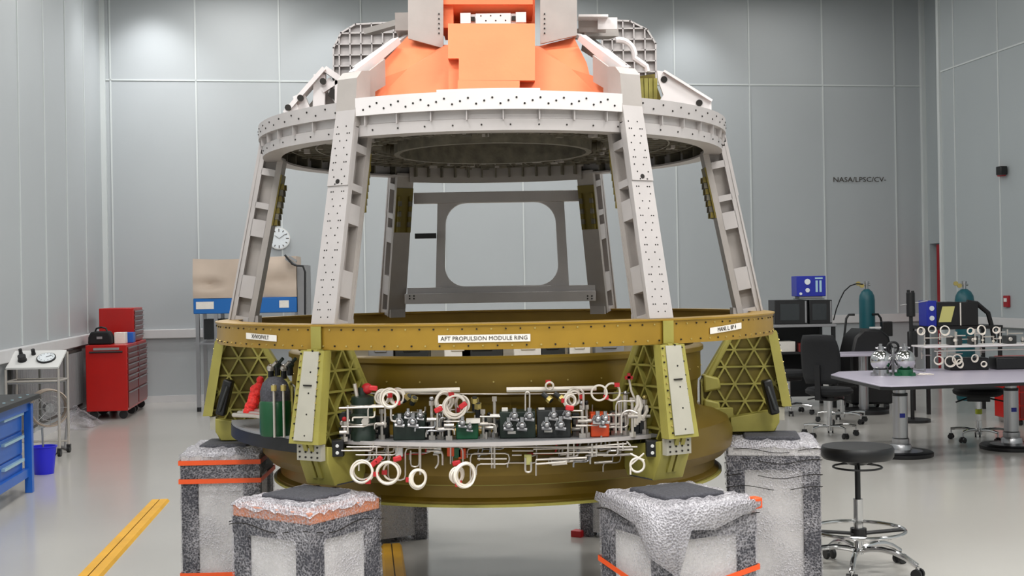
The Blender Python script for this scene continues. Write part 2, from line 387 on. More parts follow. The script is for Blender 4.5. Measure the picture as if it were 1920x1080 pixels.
# upper rib, drawn in the radial plane for th=0 then turned
def upper_rib(parent):
    A = radial(0)
    wd = .122; dp = .135
    o = CB()
    ob = Vector((1.425, 1.497)); ot = Vector((1.245, 2.40)); d = (ot-ob).normalized(); nrm = Vector((-d.y, d.x))   # nrm points inward (−r)
    if nrm.x > 0: nrm = -nrm
    L = (ot-ob).length
    def P(s_, t_): q = ob+d*s_+nrm*t_; return (q.x, q.y)
    # outer face plate, wide at the base
    def plate(s0, s1, t0, t1, w0, w1, m=0):
        vs = []
        for (s_, ww) in ((s0, w0), (s1, w1)):
            for tt in (t0, t1):
                q = P(s_, tt)
                for sg in (-1, 1): vs.append(A @ Vector((q[0], q[1], sg*ww/2)))
        o.add(vs, [(0, 1, 3, 2), (4, 6, 7, 5), (0, 4, 5, 1), (2, 3, 7, 6), (0, 2, 6, 4), (1, 5, 7, 3)], m)
    plate(0, L, 0, .010, .132, .112)
    plate(L*.68, L+.06, -.006, .0, .118, .110)
    plate(0, L-.03, dp-.01, dp, .118, .110, 2)
    for k in range(27):
        s_ = .03+(L-.05)*k/26
        for sg in (-1, 1):
            if (k % 4 == 1): offs = (.022, .034)
            else: offs = (.022+.011*((k*5+sg) % 3),)
            for of in offs:
                q0 = P(s_, -.0075 if s_ > L*.68 else -.001); q1 = P(s_, .003)
                o.cyl(A @ Vector((q1[0], q1[1], sg*(.058-of))), A @ Vector((q0[0], q0[1], sg*(.058-of))), .0035, n=6, m=1)
    q0 = P(L*.70, -.008); q1 = P(L*.70, .0); o.cyl(A @ Vector((*q1, 0)), A @ Vector((*q0, 0)), .011, n=12, m=1)
    rib = o.build('rib', ['alu', 'hole', 'alud'], parent)
    # web with long pockets: a frame of bars plus a recessed skin
    o = CB()
    def web(s0, s1, t0, t1, zc, tk, m=0): o.prism([P(s0, t0), P(s1, t0), P(s1, t1), P(s0, t1)], tk, A, m, z0=zc-tk/2)
    web(0, L-.02, .008, dp-.008, 0, .012, 1)
    for sg in (-1, 1):
        zc = sg*.030
        web(0, L-.02, .008, .034, zc, .05); web(0, L-.02, dp-.032, dp-.008, zc, .05, 2)
        for (s0, s1) in ((0, .03), (.14, .27), (.50, .60), (.665, .70), (.86, .9)): web(s0*L/1., s1*L, .03, dp-.03, zc, .05)
    # (web pieces stay under the plates)
    o.build('web', ['alu', 'alud', 'alud'], rib)
    # olive fittings on the inner flange, upper part
    o = CB()
    for k in range(7):
        s_ = L*(.60+.035*k); q = P(s_, dp+.012)
        for sg in (-1, 1): o.box(None, (.03, .03, .02), Mx=A @ Matrix.Translation((q[0], q[1], sg*.035)), m=k % 2)
    q0 = P(L*.58, dp+.004); q1 = P(L*.88, dp+.004)
    o.prism([P(L*.58, dp), P(L*.88, dp), P(L*.88, dp+.008), P(L*.58, dp+.008)], .11, A, 0, z0=-.055)
    o.build('bracket', ['oliveweb', 'under'], rib)['label'] = 'olive bracket with bolts'
    # foot clip
    o = CB(); q = P(.02, dp+.01); o.box(None, (.02, .05, .1), Mx=A @ Matrix.Translation((q[0], q[1], 0))); o.build('foot_clip', 'alud', rib)
    return rib
r0 = upper_rib(crew); r0.rotation_euler = (0, 0, R(ANG[0]))
for th in ANG[1:]: dup(r0, crew, rz=R(th))
# front ribs carry on over the deck to the docking tunnel
for th in (-TH, TH):
    A = radial(th); o = CB()
    o.prism([(1.248, 2.38), (1.225, 2.60), (1.19, 2.635), (1.13, 2.645), (1.13, 2.38)], .112, A, 0, z0=-.056)
    o.prism([(1.14, 2.60), (1.16, 2.645), (.82, 2.855), (.80, 2.83)], .035, A, 1, z0=(-.045 if th < 0 else .01))
    o.prism([(1.14, 2.47), (1.15, 2.62), (.98, 2.725), (.98, 2.60), (1.06, 2.56), (1.06, 2.47)], .010, A, 0, z0=(.02 if th < 0 else -.03))
    o.build('shoulder_rib', ['alud', 'white'], crew)
for th in (-180+TH, 180-TH):
    A = radial(th); o = CB(); o.prism([(1.2, 2.48), (1.18, 2.6), (.6, 2.9), (.6, 2.48)], .05, A, 0, z0=-.025); o.build('shoulder_rib', ['alud'], crew)
# orange foam cone, faceted, in front
def quadstrip(o, rows, m=0, thick=None):
    n = len(rows[0]); vs = [p for r_ in rows for p in r_]; fs = []
    for i in range(len(rows)-1):
        for j in range(n-1): fs.append((i*n+j, i*n+j+1, (i+1)*n+j+1, (i+1)*n+j))
    o.add(vs, fs, m)
OW = Matrix.Translation((-AX*0, 0, 0))
def wl(px, py, Y): p = at(px, py, Y); return Vector((p.x-AX, p.y-AY, p.z))
# side foam bodies
for sgn, pts in ((-1, [(694, 186, 5.72), (700, 152, 5.76), (717, 150, 5.80), (717, 118, 5.86), (764, 68, 6.02), (832, 84, 5.98), (842, 84, 5.84), (842, 180, 5.66)]),
                 (1, [(1142, 186, 5.72), (1138, 150, 5.76), (1108, 150, 5.80), (1100, 118, 5.86), (1076, 70, 6.02), (1012, 86, 5.98), (1000, 86, 5.84), (1000, 180, 5.66)])):
    o = CB(); f = [wl(*p) for p in pts]; f[0] += Vector((0, .02, -.03)); f[-1] += Vector((0, 0, -.03)); b = [p+Vector((0, .28, -.02)) for p in f]; n = len(f)
    cf = Vector(sum(f, Vector())/n)+Vector((0, -.01, 0))
    o.add(f+b+[cf], [(i, (i+1) % n, 2*n) for i in range(n)]+[(i, (i+1) % n, n+(i+1) % n, n+i) for i in range(n)]+[tuple(range(2*n-1, n-1, -1))])
    o.build('foam_shoulder', 'orange', crew, ang=8)['label'] = 'faceted orange foam beside the block'
# centre block
tl, tr, bl_, br = wl(840, 44, 5.78), wl(1003, 44, 5.78), wl(840, 186, 5.58), wl(1003, 186, 5.58)
o = CB(); dv = Vector((0, .35, 0)); nl, nr = Vector((.045, 0, 0)), Vector((-.035, 0, 0))
def P8(a, b, c, d, dv, m=0): o.add([a, b, c, d, a+dv, b+dv, c+dv, d+dv], [(0, 1, 2, 3), (7, 6, 5, 4), (0, 4, 5, 1), (1, 5, 6, 2), (2, 6, 7, 3), (3, 7, 4, 0)], m)
def lerp(a, b, t): return a+(b-a)*t
L1, L2 = lerp(tl, bl_, .47), lerp(tl, bl_, .72); 
# body split so the notches are real
P8(tl, tr, lerp(tr, br, .47), L1, dv)
P8(L1+nl*0, lerp(tr, br, .47), lerp(tr, br, .76), lerp(tl, bl_, .76), dv+Vector((0, 0, 0)))
o.v = o.v[:-8]; o.f = o.f[:-6]; o.mi = o.mi[:-6]
P8(L1+Vector((.05, 0, 0)), lerp(tr, br, .47), lerp(tr, br, .76), lerp(tl, bl_, .76)+Vector((.05, 0, 0)), dv)
P8(lerp(tl, bl_, .76)+Vector((.045, 0, 0)), lerp(tr, br, .76)-Vector((.07, 0, 0)), br-Vector((.07, 0, 0)), bl_+Vector((.045, 0, 0)), dv)
P8(L1+Vector((0, .05, 0)), L1+Vector((.05, .05, 0)), bl_+Vector((.05, .05, 0)), bl_+Vector((0, .05, 0)), dv*.8)
P8(lerp(tr, br, .7)+Vector((-.07, .06, 0)), lerp(tr, br, .7)+Vector((0, .06, 0)), br+Vector((0, .06, 0)), br+Vector((-.07, .06, 0)), dv*.8)
o.build('foam_block', 'orange', crew)['label'] = 'orange foam block between the shoulders'
# docking tunnel above: side plates, recess with white latch
o = CB()
a, b, c, d = wl(829, 8, 5.95), wl(999, 8, 5.95), wl(999, -60, 5.95), wl(829, -60, 5.95); P8(a, b, c, d, Vector((0, .3, 0)))
a, b, c, d = wl(829, 52, 5.98), wl(850, 52, 5.98), wl(850, -5, 5.98), wl(829, -5, 5.98); P8(a, b, c, d, Vector((0, .3, 0)))
a, b, c, d = wl(830, 60, 6.2), wl(1003, 60, 6.2), wl(1003, -5, 6.2), wl(830, -5, 6.2); P8(a, b, c, d, Vector((0, .1, 0)))
a, b, c, d = wl(850, 24, 6.02), wl(999, 24, 6.02), wl(999, 5, 5.96), wl(850, 5, 5.96); P8(a, b, c, d, Vector((0, .2, 0)))
o.build('foam_lintel', 'orange', crew)['label'] = 'orange foam lintel over the slot'
o = CB(); c = wl(925, 37, 6.0)
o.box(c, (.30, .03, .05)); o.box(c+Vector((0, -.02, -.004)), (.17, .03, .055)); o.box(c+Vector((.135, -.01, .004)), (.05, .04, .05)); o.box(c+Vector((-.135, -.01, .004)), (.05, .04, .05))
for dx in (-.1, .1): o.box(c+Vector((dx, -.02, 0)), (.02, .02, .02), m=1)
for k in range(6): o.cyl(c+Vector((-.06+.024*k, -.036, .012*(-1)**k)), c+Vector((-.06+.024*k, -.032, .012*(-1)**k)), .004, n=6, m=1)
o.cyl(c+Vector((0, .0, 0)), c+Vector((0, .3, 0)), .02)
o.build('latch_bar', ['white', 'hole'], crew)
for sgn, x0, x1, yb in ((-1, 765, 831, 82), (1, 1013, 1082, 74)):
    o = CB(); a, b, c, d = wl(x0, yb-10, 5.93), wl(x1, yb+8, 5.93), wl(x1, -70, 5.93), wl(x0, -70, 5.93)
    if sgn > 0: a, b = wl(x0, yb+8, 5.93), wl(x1, yb-8, 5.93)
    P8(a, b, c, d, Vector((0, .02, 0)))
    # side wall running back
    ex_ = x0 if sgn < 0 else x1
    q = wl(ex_, 62, 5.94); q2 = wl(ex_, -70, 5.94); o.box(((q.x+q2.x)/2-sgn*.012, q.y+.5, (q.z+q2.z)/2), (.018, 1.0, q2.z-q.z))
    for k in range(5): pp = wl(x1-8 if sgn < 0 else x0+8, 62-9*k, 5.925); o.cyl(pp, pp+Vector((0, .01, 0)), .004, n=6, m=1)
    o.build('tunnel_plate', ['alud', 'hole'], crew)
# blocks beside the tunnel
o = CB(); c = wl(757, 48, 6.3); o.box(c, (.07, .2, .09)); o.bar(wl(760, 40, 6.3), wl(690, 60, 6.6), .05, .03); o.build('side_fitting', 'alud', crew)
o = CB(); q0, q1, q2 = wl(1084, 33, 6.3), wl(1139, 33, 6.3), wl(1139, 55, 6.3)
o.bar(q0, q1, .1, .012, 1); o.bar(q1, q2, .1, .012, 1, up=(0, 1, 0)); o.box((q0+q2)/2+Vector((0, .06, -.005)), (.14, .03, .06)); o.bar(wl(1086, 62, 6.4), wl(1150, 62, 6.5), .1, .05)
pts = [wl(1160+30*math.cos(R(t)), 105-30*math.sin(R(t)), 6.3) for t in range(100, -10, -12)]
o.tube(pts+[wl(1212, 125, 6.3), wl(1214, 135, 6.3)], .016, m=1)
o.build('side_fitting', ['alud', 'white'], crew)
# light struts behind the shoulder
for sgn in (-1, 1):
    o = CB()
    for k in range(3):
        p0 = (704-38*k/2, 112+8*k) if sgn < 0 else (1140+38*k/2, 112+8*k)
        p1 = (762-12*k, 68+4*k) if sgn < 0 else (1084+12*k, 66+4*k)
        o.bar(wl(*p0, 6.05+.12*k), wl(*p1, 6.25+.12*k), .035, .018)
    o.bar(wl(690 if sgn < 0 else 1160, 125, 6.1), wl(740 if sgn < 0 else 1105, 90, 6.4), .09, .03, 1)
    o.build('strut', ['white', 'alud'], crew)
# isogrid plates with a waffle pattern
def waffle(o, poly, A, tk, step, rh, rw, m0=0, m1=0, fam=((0,), (90,))):
    o.prism(poly, tk, A, m0)
    for deg in fam:
        an = R(deg); d = Vector((math.cos(an), math.sin(an))); nn = Vector((-d.y, d.x))
        ds = [Vector(p).dot(nn) for p in poly]; k = math.ceil(min(ds)/step)
        while k*step < max(ds):
            c = k*step; ts = []
            for i in range(len(poly)):
                p, q = Vector(poly[i]), Vector(poly[(i+1) % len(poly)]); a_, b_ = p.dot(nn)-c, q.dot(nn)-c
                if (a_ < 0) != (b_ < 0): x = p+(q-p)*(a_/(a_-b_)); ts.append(x.dot(d))
            ts.sort()
            for i in range(0, len(ts)-1, 2):
                p0 = nn*c+d*ts[i]; p1 = nn*c+d*ts[i+1]
                if (p1-p0).length < .01: continue
                mid = (p0+p1)/2
                Bx = A @ Matrix.Translation((mid.x, mid.y, tk+rh/2)) @ Matrix.Rotation(an, 4, 'Z'); o.box(None, ((p1-p0).length, rw, rh), Mx=Bx, m=m1)
            k += 1
    n = len(poly)
    for i in range(n):
        p, q = Vector(poly[i]), Vector(poly[(i+1) % n]); mid = (p+q)/2; e = q-p
        o.box(None, (e.length+rw, rw*1.3, rh), Mx=A @ Matrix.Translation((mid.x, mid.y, tk+rh/2)) @ Matrix.Rotation(math.atan2(e.y, e.x), 4, 'Z'), m=m1)
for sgn in (-1, 1):
    pp = [(625, 150), (627, 92), (641, 64), (668, 48), (752, 44), (752, 150)] if sgn < 0 else [(1228, 150), (1228, 84), (1212, 58), (1180, 42), (1128, 40), (1128, 150)]
    w3 = [wl(x, y, 7.0) for x, y in pp]; o = CB()
    A = Matrix(((1, 0, 0, 0), (0, 0, -1, w3[0].y), (0, 1, 0, 0), (0, 0, 0, 1)))
    poly = [(p.x, p.z) for p in w3]; lo = min(p[1] for p in poly)
    poly = [(p[0], 2.49 if abs(p[1]-lo) < .02 else p[1]) for p in poly]
    waffle(o, poly, A, .01, .062, .03, .007, 0, 0, (0, 90)); o.build('isogrid_plate', 'alu', crew)
# side gussets on the ring
for sgn in (-1, 1):
    o = CB(); Y = 6.25
    if sgn < 0:
        # frame gusset of bars with openings
        def g(px, py): return wl(px, py, Y)
        o.bar(g(536, 214), g(610, 130), .09, .022); o.bar(g(610, 130), g(642, 152), .06, .03); o.bar(g(600, 140), g(598, 215), .06, .03, up=(0, 1, 0))
        o.bar(g(560, 178), g(575, 215), .06, .035, up=(0, 1, 0)); o.bar(g(612, 150), g(640, 195), .05, .02, up=(0, 1, 0)); o.bar(g(640, 150), g(640, 215), .06, .05, up=(0, 1, 0)); o.bar(g(600, 215), g(645, 210), .06, .05)
        o.bar(g(606, 172), g(640, 150), .05, .02, m=0); o.bar(g(540, 205), g(560, 200), .06, .04)
        for q in ((608, 155), (566, 186), (543, 204)): o.cyl(g(*q)-Vector((0, .05, 0)), g(*q)-Vector((0, .03, 0)), .016, n=10, m=1)
        # recessed dark skin behind
        vs = [g(560, 215), g(612, 145), g(640, 160), g(640, 215)]; P8(*[v+Vector((0, .06, 0)) for v in vs], Vector((0, .02, 0)), 2)
        for pk in ([(624, 144), (640, 144), (642, 158), (634, 160), (624, 150)], [(622, 165), (634, 170), (640, 184), (630, 190), (616, 180)]):  # solid dark pentagons stand in for the shade inside plate openings
            f = [g(*p)+Vector((0, -.02, 0)) for p in pk]; n = len(f); bk = [p+Vector((0, .03, 0)) for p in f]; o.add(f+bk, [tuple(range(n))]+[(i, (i+1) % n, n+(i+1) % n, n+i) for i in range(n)], 1)
    else:
        def g(px, py): return wl(px, py, Y)
        def pl(pts, m=0, y0=0., th_=.02):
            n = len(pts); f = [g(*p)+Vector((0, y0, 0)) for p in pts]; b = [p+Vector((0, th_, 0)) for p in f]
            o.add(f+b, [tuple(range(n)), tuple(range(2*n-1, n-1, -1))]+[(i, (i+1) % n, n+(i+1) % n, n+i) for i in range(n)], m)
        pl([(1232, 132), (1244, 134), (1334, 190), (1334, 215), (1222, 215), (1244, 178), (1234, 150)])
        pl([(1192, 138), (1232, 132), (1234, 150), (1244, 178), (1222, 215), (1192, 215)], 3, .10)
        for k in range(5): o.bar(g(1196+9*k, 142)+Vector((0, .08, 0)), g(1200+8*k, 195)+Vector((0, .08, 0)), .02, .012, 4, up=(0, 1, 0))
        o.bar(g(1190, 138), g(1190, 215), .05, .03, up=(0, 1, 0))
        for q in ((1245, 149), (1311, 193)): o.cyl(g(*q)-Vector((0, .004, 0)), g(*q)+Vector((0, .01, 0)), .017, n=12, m=1)  # dark discs give the holes their shade as colour
        o.bar(g(1244, 134), g(1334, 190), .05, .012)
    o.build('gusset', ['white', 'hole', 'alud', 'oliveweb', 'olive'], crew)
# rear window frame between the two back ribs
def wfr(px, py): 
    q = wl(px, py, 7.72); return (q.x, q.z)
A = Matrix(((1, 0, 0, 0), (0, 0, 1, 7.72-AY), (0, 1, 0, 0), (0, 0, 0, 1)))
o = CB(); xo0, zo1 = wfr(817, 376); xo1, zo0 = wfr(1064, 548); xi0, zi1 = wfr(833, 381); xi1, zi0 = wfr(1046, 534)
def rr(x0, x1, z0, z1, r, n=8, sx=0):
    pts = []
    for (cx, cz, a0) in ((x1-r, z1-r, 0), (x0+r, z1-r, 90), (x0+r, z0+r, 180), (x1-r, z0+r, 270)):
        for k in range(n+1):
            a_ = R(a0+90*k/n); pts.append((cx+r*math.cos(a_)*1.0, cz+r*math.sin(a_)))
    return pts
inn = rr(xi0, xi1, zi0, zi1, .13); out = rr(xo0, xo1, zo0, zo1, .012)
n = len(inn); mid = (zo0+zo1)/2
def sh(p, k=.10): return ((p[0])*(1-(p[1]-mid)*k*1.0), p[1])
inn = [sh(p) for p in inn]; out = [sh(p) for p in out]
vs = [A @ Vector((p[0], p[1], 0)) for p in inn]+[A @ Vector((p[0], p[1], 0)) for p in out]+[A @ Vector((p[0], p[1], .05)) for p in inn]+[A @ Vector((p[0], p[1], .05)) for p in out]
fs = []
for i in range(n):
    j = (i+1) % n; fs += [(i, j, n+j, n+i), (2*n+i, 3*n+i, 3*n+j, 2*n+j), (i, 2*n+i, 2*n+j, j), (n+i, n+j, 3*n+j, 3*n+i)]
o.add(vs, fs); o.build('window_frame', 'alu', crew)
def crossbar(x0, x1, y0, y1, m='alu'):
    o = CB(); a, b = wl(x0, y0, 7.72), wl(x1, y1, 7.72); o.box(((a.x+b.x)/2, a.y, (a.z+b.z)/2), (b.x-a.x, .05, a.z-b.z)); o.build('crossbar', m, crew, bev=.003)
crossbar(776, 1100, 362, 377); crossbar(764, 1116, 540, 550); 
o = CB(); a, b = wl(760, 551, 7.7), wl(1116, 564, 7.7); o.box(((a.x+b.x)/2, a.y-.03, (a.z+b.z)/2), (b.x-a.x, .05, a.z-b.z))
for px in (768, 776, 1102, 1110):
    for py in (555, 560): q = wl(px, py, 7.64); o.cyl(q, q+Vector((0, .02, 0)), .006, n=6, m=1)
o.build('crossbar', ['alu', 'hole'], crew, bev=.003)
o = CB(); a, b = wl(778, 438, 7.66), wl(818, 447, 7.66); o.box(((a.x+b.x)/2, a.y, (a.z+b.z)/2), (b.x-a.x, .03, a.z-b.z)); o.build('strap', 'black', crew)['label'] = 'short black strap beside the rear window frame'
# back band of the ring: light plate under the deck at the rear
o = CB(); o.lathe([(1.10, 2.30), (1.115, 2.30), (1.115, 2.42), (1.10, 2.42)], 30, 180-TH+3, 180+TH-3, closed=True)
for k in range(13): o.box(None, (.010, .04, .075), Mx=Matrix.Rotation(R(180-27+54*k/12), 4, 'Z') @ Matrix.Translation((0, -1.085, 2.37)), m=1)
o.build('rear_skirt', ['alud', 'under'], crew)

# ================================================================== PROPULSION MODULE (gold lower structure)
prop = thing('propulsion_ring', 'gold and olive lower spacecraft ring with drum and isogrid brackets resting on wrapped crates', 'spacecraft', (AX, AY, 0))
o = MB()
o.lathe([(1.46, 1.385), (1.46, 1.492), (1.36, 1.492), (1.36, 1.484), (1.448, 1.480), (1.448, 1.397), (1.37, 1.393), (1.37, 1.385)], 96, closed=True)
o.lathe([(1.462, 1.487), (1.468, 1.487), (1.468, 1.494), (1.35, 1.496), (1.35, 1.492), (1.462, 1.491)], 96, closed=True, m=0)
for k in range(150):
    th = 2.4*k
    o.cyl(cylpt(th, 1.459, 1.472), cylpt(th, 1.464, 1.472), .004, n=6, m=1+(k % 3 == 0)); o.cyl(cylpt(th+1, 1.459, 1.402), cylpt(th+1, 1.464, 1.402), .004, n=6, m=1+(k % 2))
gr = o.build('gold_ring', ['gold', 'hole', 'brass'], prop)
def ring_label(th, half, zc, hh, txt, size, tilt=0.):
    o = MB(); rr_ = 1.4635
    def mp(x, y, dz): a_ = th+math.degrees(x/rr_); return cylpt(a_, rr_+dz, zc+y+tilt*x)
    n = 16; vs = []; fs = []
    for i in range(n+1):
        x = -half+2*half*i/n
        for y in (-hh, hh): vs.append(mp(x, y, 0)); vs.append(mp(x, y, .002))
    for i in range(n): k = 4*i; fs += [(k+1, k+5, k+7, k+3), (k, k+2, k+6, k+4), (k, k+4, k+5, k+1), (k+2, k+3, k+7, k+6)]
    fs += [(0, 1, 3, 2), (4*n, 4*n+2, 4*n+3, 4*n+1)]
    o.add(vs, fs, 0); v2, f2 = text_mesh(txt, size, .0006); o.add([mp(v.x, v.y, .003+v.z) for v in v2], f2, 1)
    o.build('ring_label', ['label', 'ink'], gr, recalc=False)
ring_label(-1.2, .194, 1.432, .0155, 'AFT PROPULSION MODULE RING', .0245)
ring_label(-46.5, .128, 1.436, .014, 'XHV/OFV/LT', .026, -.03)
ring_label(46.8, .128, 1.440, .014, 'MANL L. BP 4', .026, .06)
# vertical splice strips at the ribs
for th in (-TH, TH):
    o = MB(); o.lathe([(1.468, 1.39), (1.472, 1.39), (1.472, 1.487), (1.468, 1.487)], 3, th-1.1, th+1.1, closed=True)
    o.build('splice_strip', 'olive', gr)
# drum
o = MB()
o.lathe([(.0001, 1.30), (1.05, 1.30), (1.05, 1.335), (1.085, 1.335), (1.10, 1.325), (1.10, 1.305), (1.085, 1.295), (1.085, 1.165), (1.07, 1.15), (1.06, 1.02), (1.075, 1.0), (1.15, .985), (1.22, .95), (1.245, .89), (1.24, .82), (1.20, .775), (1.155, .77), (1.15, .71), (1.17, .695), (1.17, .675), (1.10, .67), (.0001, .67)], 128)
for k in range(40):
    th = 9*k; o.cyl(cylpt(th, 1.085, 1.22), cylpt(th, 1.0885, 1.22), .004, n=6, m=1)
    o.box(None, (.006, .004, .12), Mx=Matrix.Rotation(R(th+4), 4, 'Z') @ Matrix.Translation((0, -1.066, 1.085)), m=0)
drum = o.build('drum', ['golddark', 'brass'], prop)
o = MB(); o.lathe([(1.15, .765), (1.16, .765), (1.16, .775), (1.15, .775)], 96, closed=True); o.lathe([(1.16, .672), (1.185, .672), (1.185, .684), (1.16, .684)], 96, closed=True); o.build('drum_bead', 'olive', drum)
# boxes on the drum deck, seen through the gap below the ring
for (px, wdd, mm) in ((718, .12, 'grey'), (775, .16, 'darkgrey'), (860, .13, 'label'), (905, .2, 'darkgrey'), (990, .14, 'label'), (1035, .12, 'darkgrey'), (1085, .1, 'label'), (1140, .14, 'grey')):
    q = at(px, 660, 6.0); o = MB(); o.box((q.x-AX, q.y-AY, 1.335), (wdd, .2, .07)); o.box((q.x-AX, q.y-AY-.09, 1.355), (wdd*.5, .03, .03)); o.build('avionics_box', mm, prop, bev=.004)
# lower rib, one for each upper rib
def lower_rib(parent):
    A = radial(0)
    poly = [(1.10, .835), (1.475, .835), (1.475, .95), (1.55, 1.03), (1.495, 1.383), (1.26, 1.383), (1.10, 1.12)]
    polyc = [(1.10, .835), (1.475, .835), (1.545, 1.0), (1.495, 1.383), (1.26, 1.383), (1.10, 1.12)]
    o = MB(); o.m = 0
    waffle(o, polyc, A @ Matrix.Translation((0, 0, 0)), .008, .092, .022, .009, 1, 0, (0, 60, 120))
    A2 = A @ Matrix.Diagonal((1, 1, -1, 1)); waffle(o, polyc, A2, .004, .092, .022, .009, 1, 0, (0, 60, 120))
    rib = o.build('lower_rib', ['olive', 'oliveweb'], parent)
    # outer face plate
    def plate(pts, m, y0, y1, wa, wb):
        pass
    o = MB(); 
    def sl(r0, z0, r1, z1, w0, w1, tk, off, m):
        vs = []
        for (r_, z_, w_) in ((r0, z0, w0), (r1, z1, w1)):
            for t_ in (off, off+tk):
                for sg in (-1, 1): vs.append(A @ Vector((r_+t_, z_, sg*w_/2)))
        o.add(vs, [(0, 1, 3, 2), (4, 6, 7, 5), (0, 4, 5, 1), (2, 3, 7, 6), (0, 2, 6, 4), (1, 5, 7, 3)], m)
    sl(1.565, .985, 1.497, 1.384, .165, .132, .012, -.012, 0); sl(1.5655, 1.0, 1.499, 1.38, .105, .085, .004, 0, 1)
    for k in range(13):
        z_ = 1.01+.36*k/12; r_ = 1.565-(z_-.985)/.399*.068+.003
        for sg in (-1, 1): 
            yy = sg*(.035+.012*((k*3+sg) % 3)); o.cyl(A @ Vector((r_-.004, z_, yy)), A @ Vector((r_+.003, z_, yy)), .004, n=6, m=2+(k % 2))
        if k % 3 == 0: o.cyl(A @ Vector((r_-.004, z_+.012, .008)), A @ Vector((r_+.003, z_+.012, .008)), .004, n=6, m=2)
    o.box(None, (.006, .006, .045), Mx=A @ Matrix.Translation((1.532, 1.235, 0)), m=2)
    # side lips turned back from the face
    for sg in (-1, 1):
        vs = [A @ Vector(p) for p in ((1.555, .985, sg*.083), (1.487, 1.384, sg*.067), (1.447, 1.384, sg*.067), (1.515, .985, sg*.083), (1.555, .985, sg*.078), (1.487, 1.384, sg*.062), (1.447, 1.384, sg*.062), (1.515, .985, sg*.078))]
        o.add(vs, [(0, 1, 2, 3), (7, 6, 5, 4), (0, 4, 5, 1), (1, 5, 6, 2), (2, 6, 7, 3), (3, 7, 4, 0)], 0)
    o.build('outer_plate', ['olive', 'olgrey', 'hole', 'brass'], rib)
    o = MB(); o.box(None, (.03, .07, .135), Mx=A @ Matrix.Translation((1.515, .945, 0)), m=0)
    for i in range(4):
        for j in range(3): yy = -.05+.033*i; o.cyl(A @ Vector((1.528, .925+.022*j, yy)), A @ Vector((1.534, .925+.022*j, yy)), .0045, n=6, m=1)
    o.build('tie_plate', ['olgrey', 'hole'], rib)
    o = MB(); o.prism([(1.24, .83), (1.24, .93), (1.50, .97), (1.50, .90), (1.455, .795), (1.26, .795)], .16, A, 0, z0=-.08)
    o.prism([(1.12, .80), (1.12, .98), (1.26, .98), (1.26, .80)], .10, A, 0, z0=-.05)
    o.build('foot_block', 'olive', rib, bev=.004)
    o = MB()
    for z_ in (.93, 1.06): o.prism([(1.105, z_), (1.105, z_+.10), (1.19, z_+.08), (1.20, z_+.02)], .09, A, 0, z0=-.045)
    o.prism([(1.09, 1.10), (1.25, 1.383), (1.29, 1.383), (1.12, 1.08)], .06, A, 0, z0=-.03)
    o.build('inner_boss', 'olive', rib, bev=.012)
    return rib
l0 = lower_rib(prop); l0.rotation_euler = (0, 0, R(ANG[0]))
SF = MB(); SF.prism([(1.24, .862), (1.24, .93), (1.50, .97), (1.50, .90), (1.47, .853), (1.24, .853)], .16, radial(0), 0, z0=-.08)
SF.prism([(1.12, .853), (1.12, .98), (1.26, .98), (1.26, .853)], .10, radial(0), 0, z0=-.05); sfo = SF.build('foot_block', 'olive', None); sfm = sfo.data; bpy.data.objects.remove(sfo)
for th in ANG[1:]:
    lr = dup(l0, prop, rz=R(th))
    if abs(th) == 90:
        for ch in kids(lr):
            if ch.name.startswith('foot_block'): ch.data = sfm
for sgn in (-1, 1):
    o = MB()
    p0 = at(406 if sgn < 0 else 1468, 778, 6.42); p0 = at(414, 778, 6.45) if sgn < 0 else at(1452, 776, 6.45); p1 = at(430, 712, 6.45) if sgn < 0 else at(1436, 712, 6.45)
    o.bar(p0, p1, .05, .07, up=(0, 1, 0)); o.bar(p0+Vector((0, -.03, .02)), p1+Vector((0, -.03, -.03)), .02, .03, up=(0, 1, 0), m=1)
    o.build('damper_pad', ['black', 'darkgrey'], prop, world=True, bev=.012)['label'] = 'black pad on the side bracket'
# long pale rods hung inside in front of the drum
for (x0, x1, y0) in ((716, 862, 730), (950, 1118, 727)):
    o = MB(); a, b = at(x0, y0+4, 5.42), at(x1, y0+1, 5.42); mid = (a+b)/2+Vector((0, -.01, .0)); o.tube([a, lerp(a, mid, .1), mid, lerp(b, mid, .1), b], .011); o.build('rod', 'hose', prop, world=True)['label'] = 'pale rod in front of the drum'
o = MB(); o.tube([at(640+(1180-640)*k/20, 737+2*math.sin(k/20*3.14), 5.45+.1*((k-10)/10)**2) for k in range(21)], .004); o.build('rod', 'tube', prop, world=True)

# ================================================================== EQUIPMENT TRAY
SZ = .985
tray = thing('equipment_tray', 'curved grey tray crowded with valves, tubing and coiled white hoses under the gold ring', 'equipment', (AX, AY, SZ))
o = MB(); o.lathe([(1.13, SZ-.012), (1.395, SZ-.012), (1.395, SZ), (1.13, SZ)], 60, -78, TH, closed=True)
o.lathe([(1.395, SZ-.014), (1.40, SZ-.014), (1.40, SZ+.003), (1.395, SZ+.003)], 60, -TH+3, TH-2, closed=True, m=1)
o.T = I4
plate_o = o
plate_o.v = [v+Vector((AX, AY, 0)) for v in plate_o.v]
plate_o.build('tray_plate', ['grey', 'alu', 'ink'], tray, world=True, recalc=False)
o = MB(); o.lathe([(1.32, SZ-.085), (1.398, SZ-.07), (1.398, SZ-.013), (1.32, SZ-.013)], 24, -78, -TH-4, closed=True); o.v = [v+Vector((AX, AY, 0)) for v in o.v]; o.build('edge_beam', 'black', tray, world=True)['label'] = 'black edge beam'
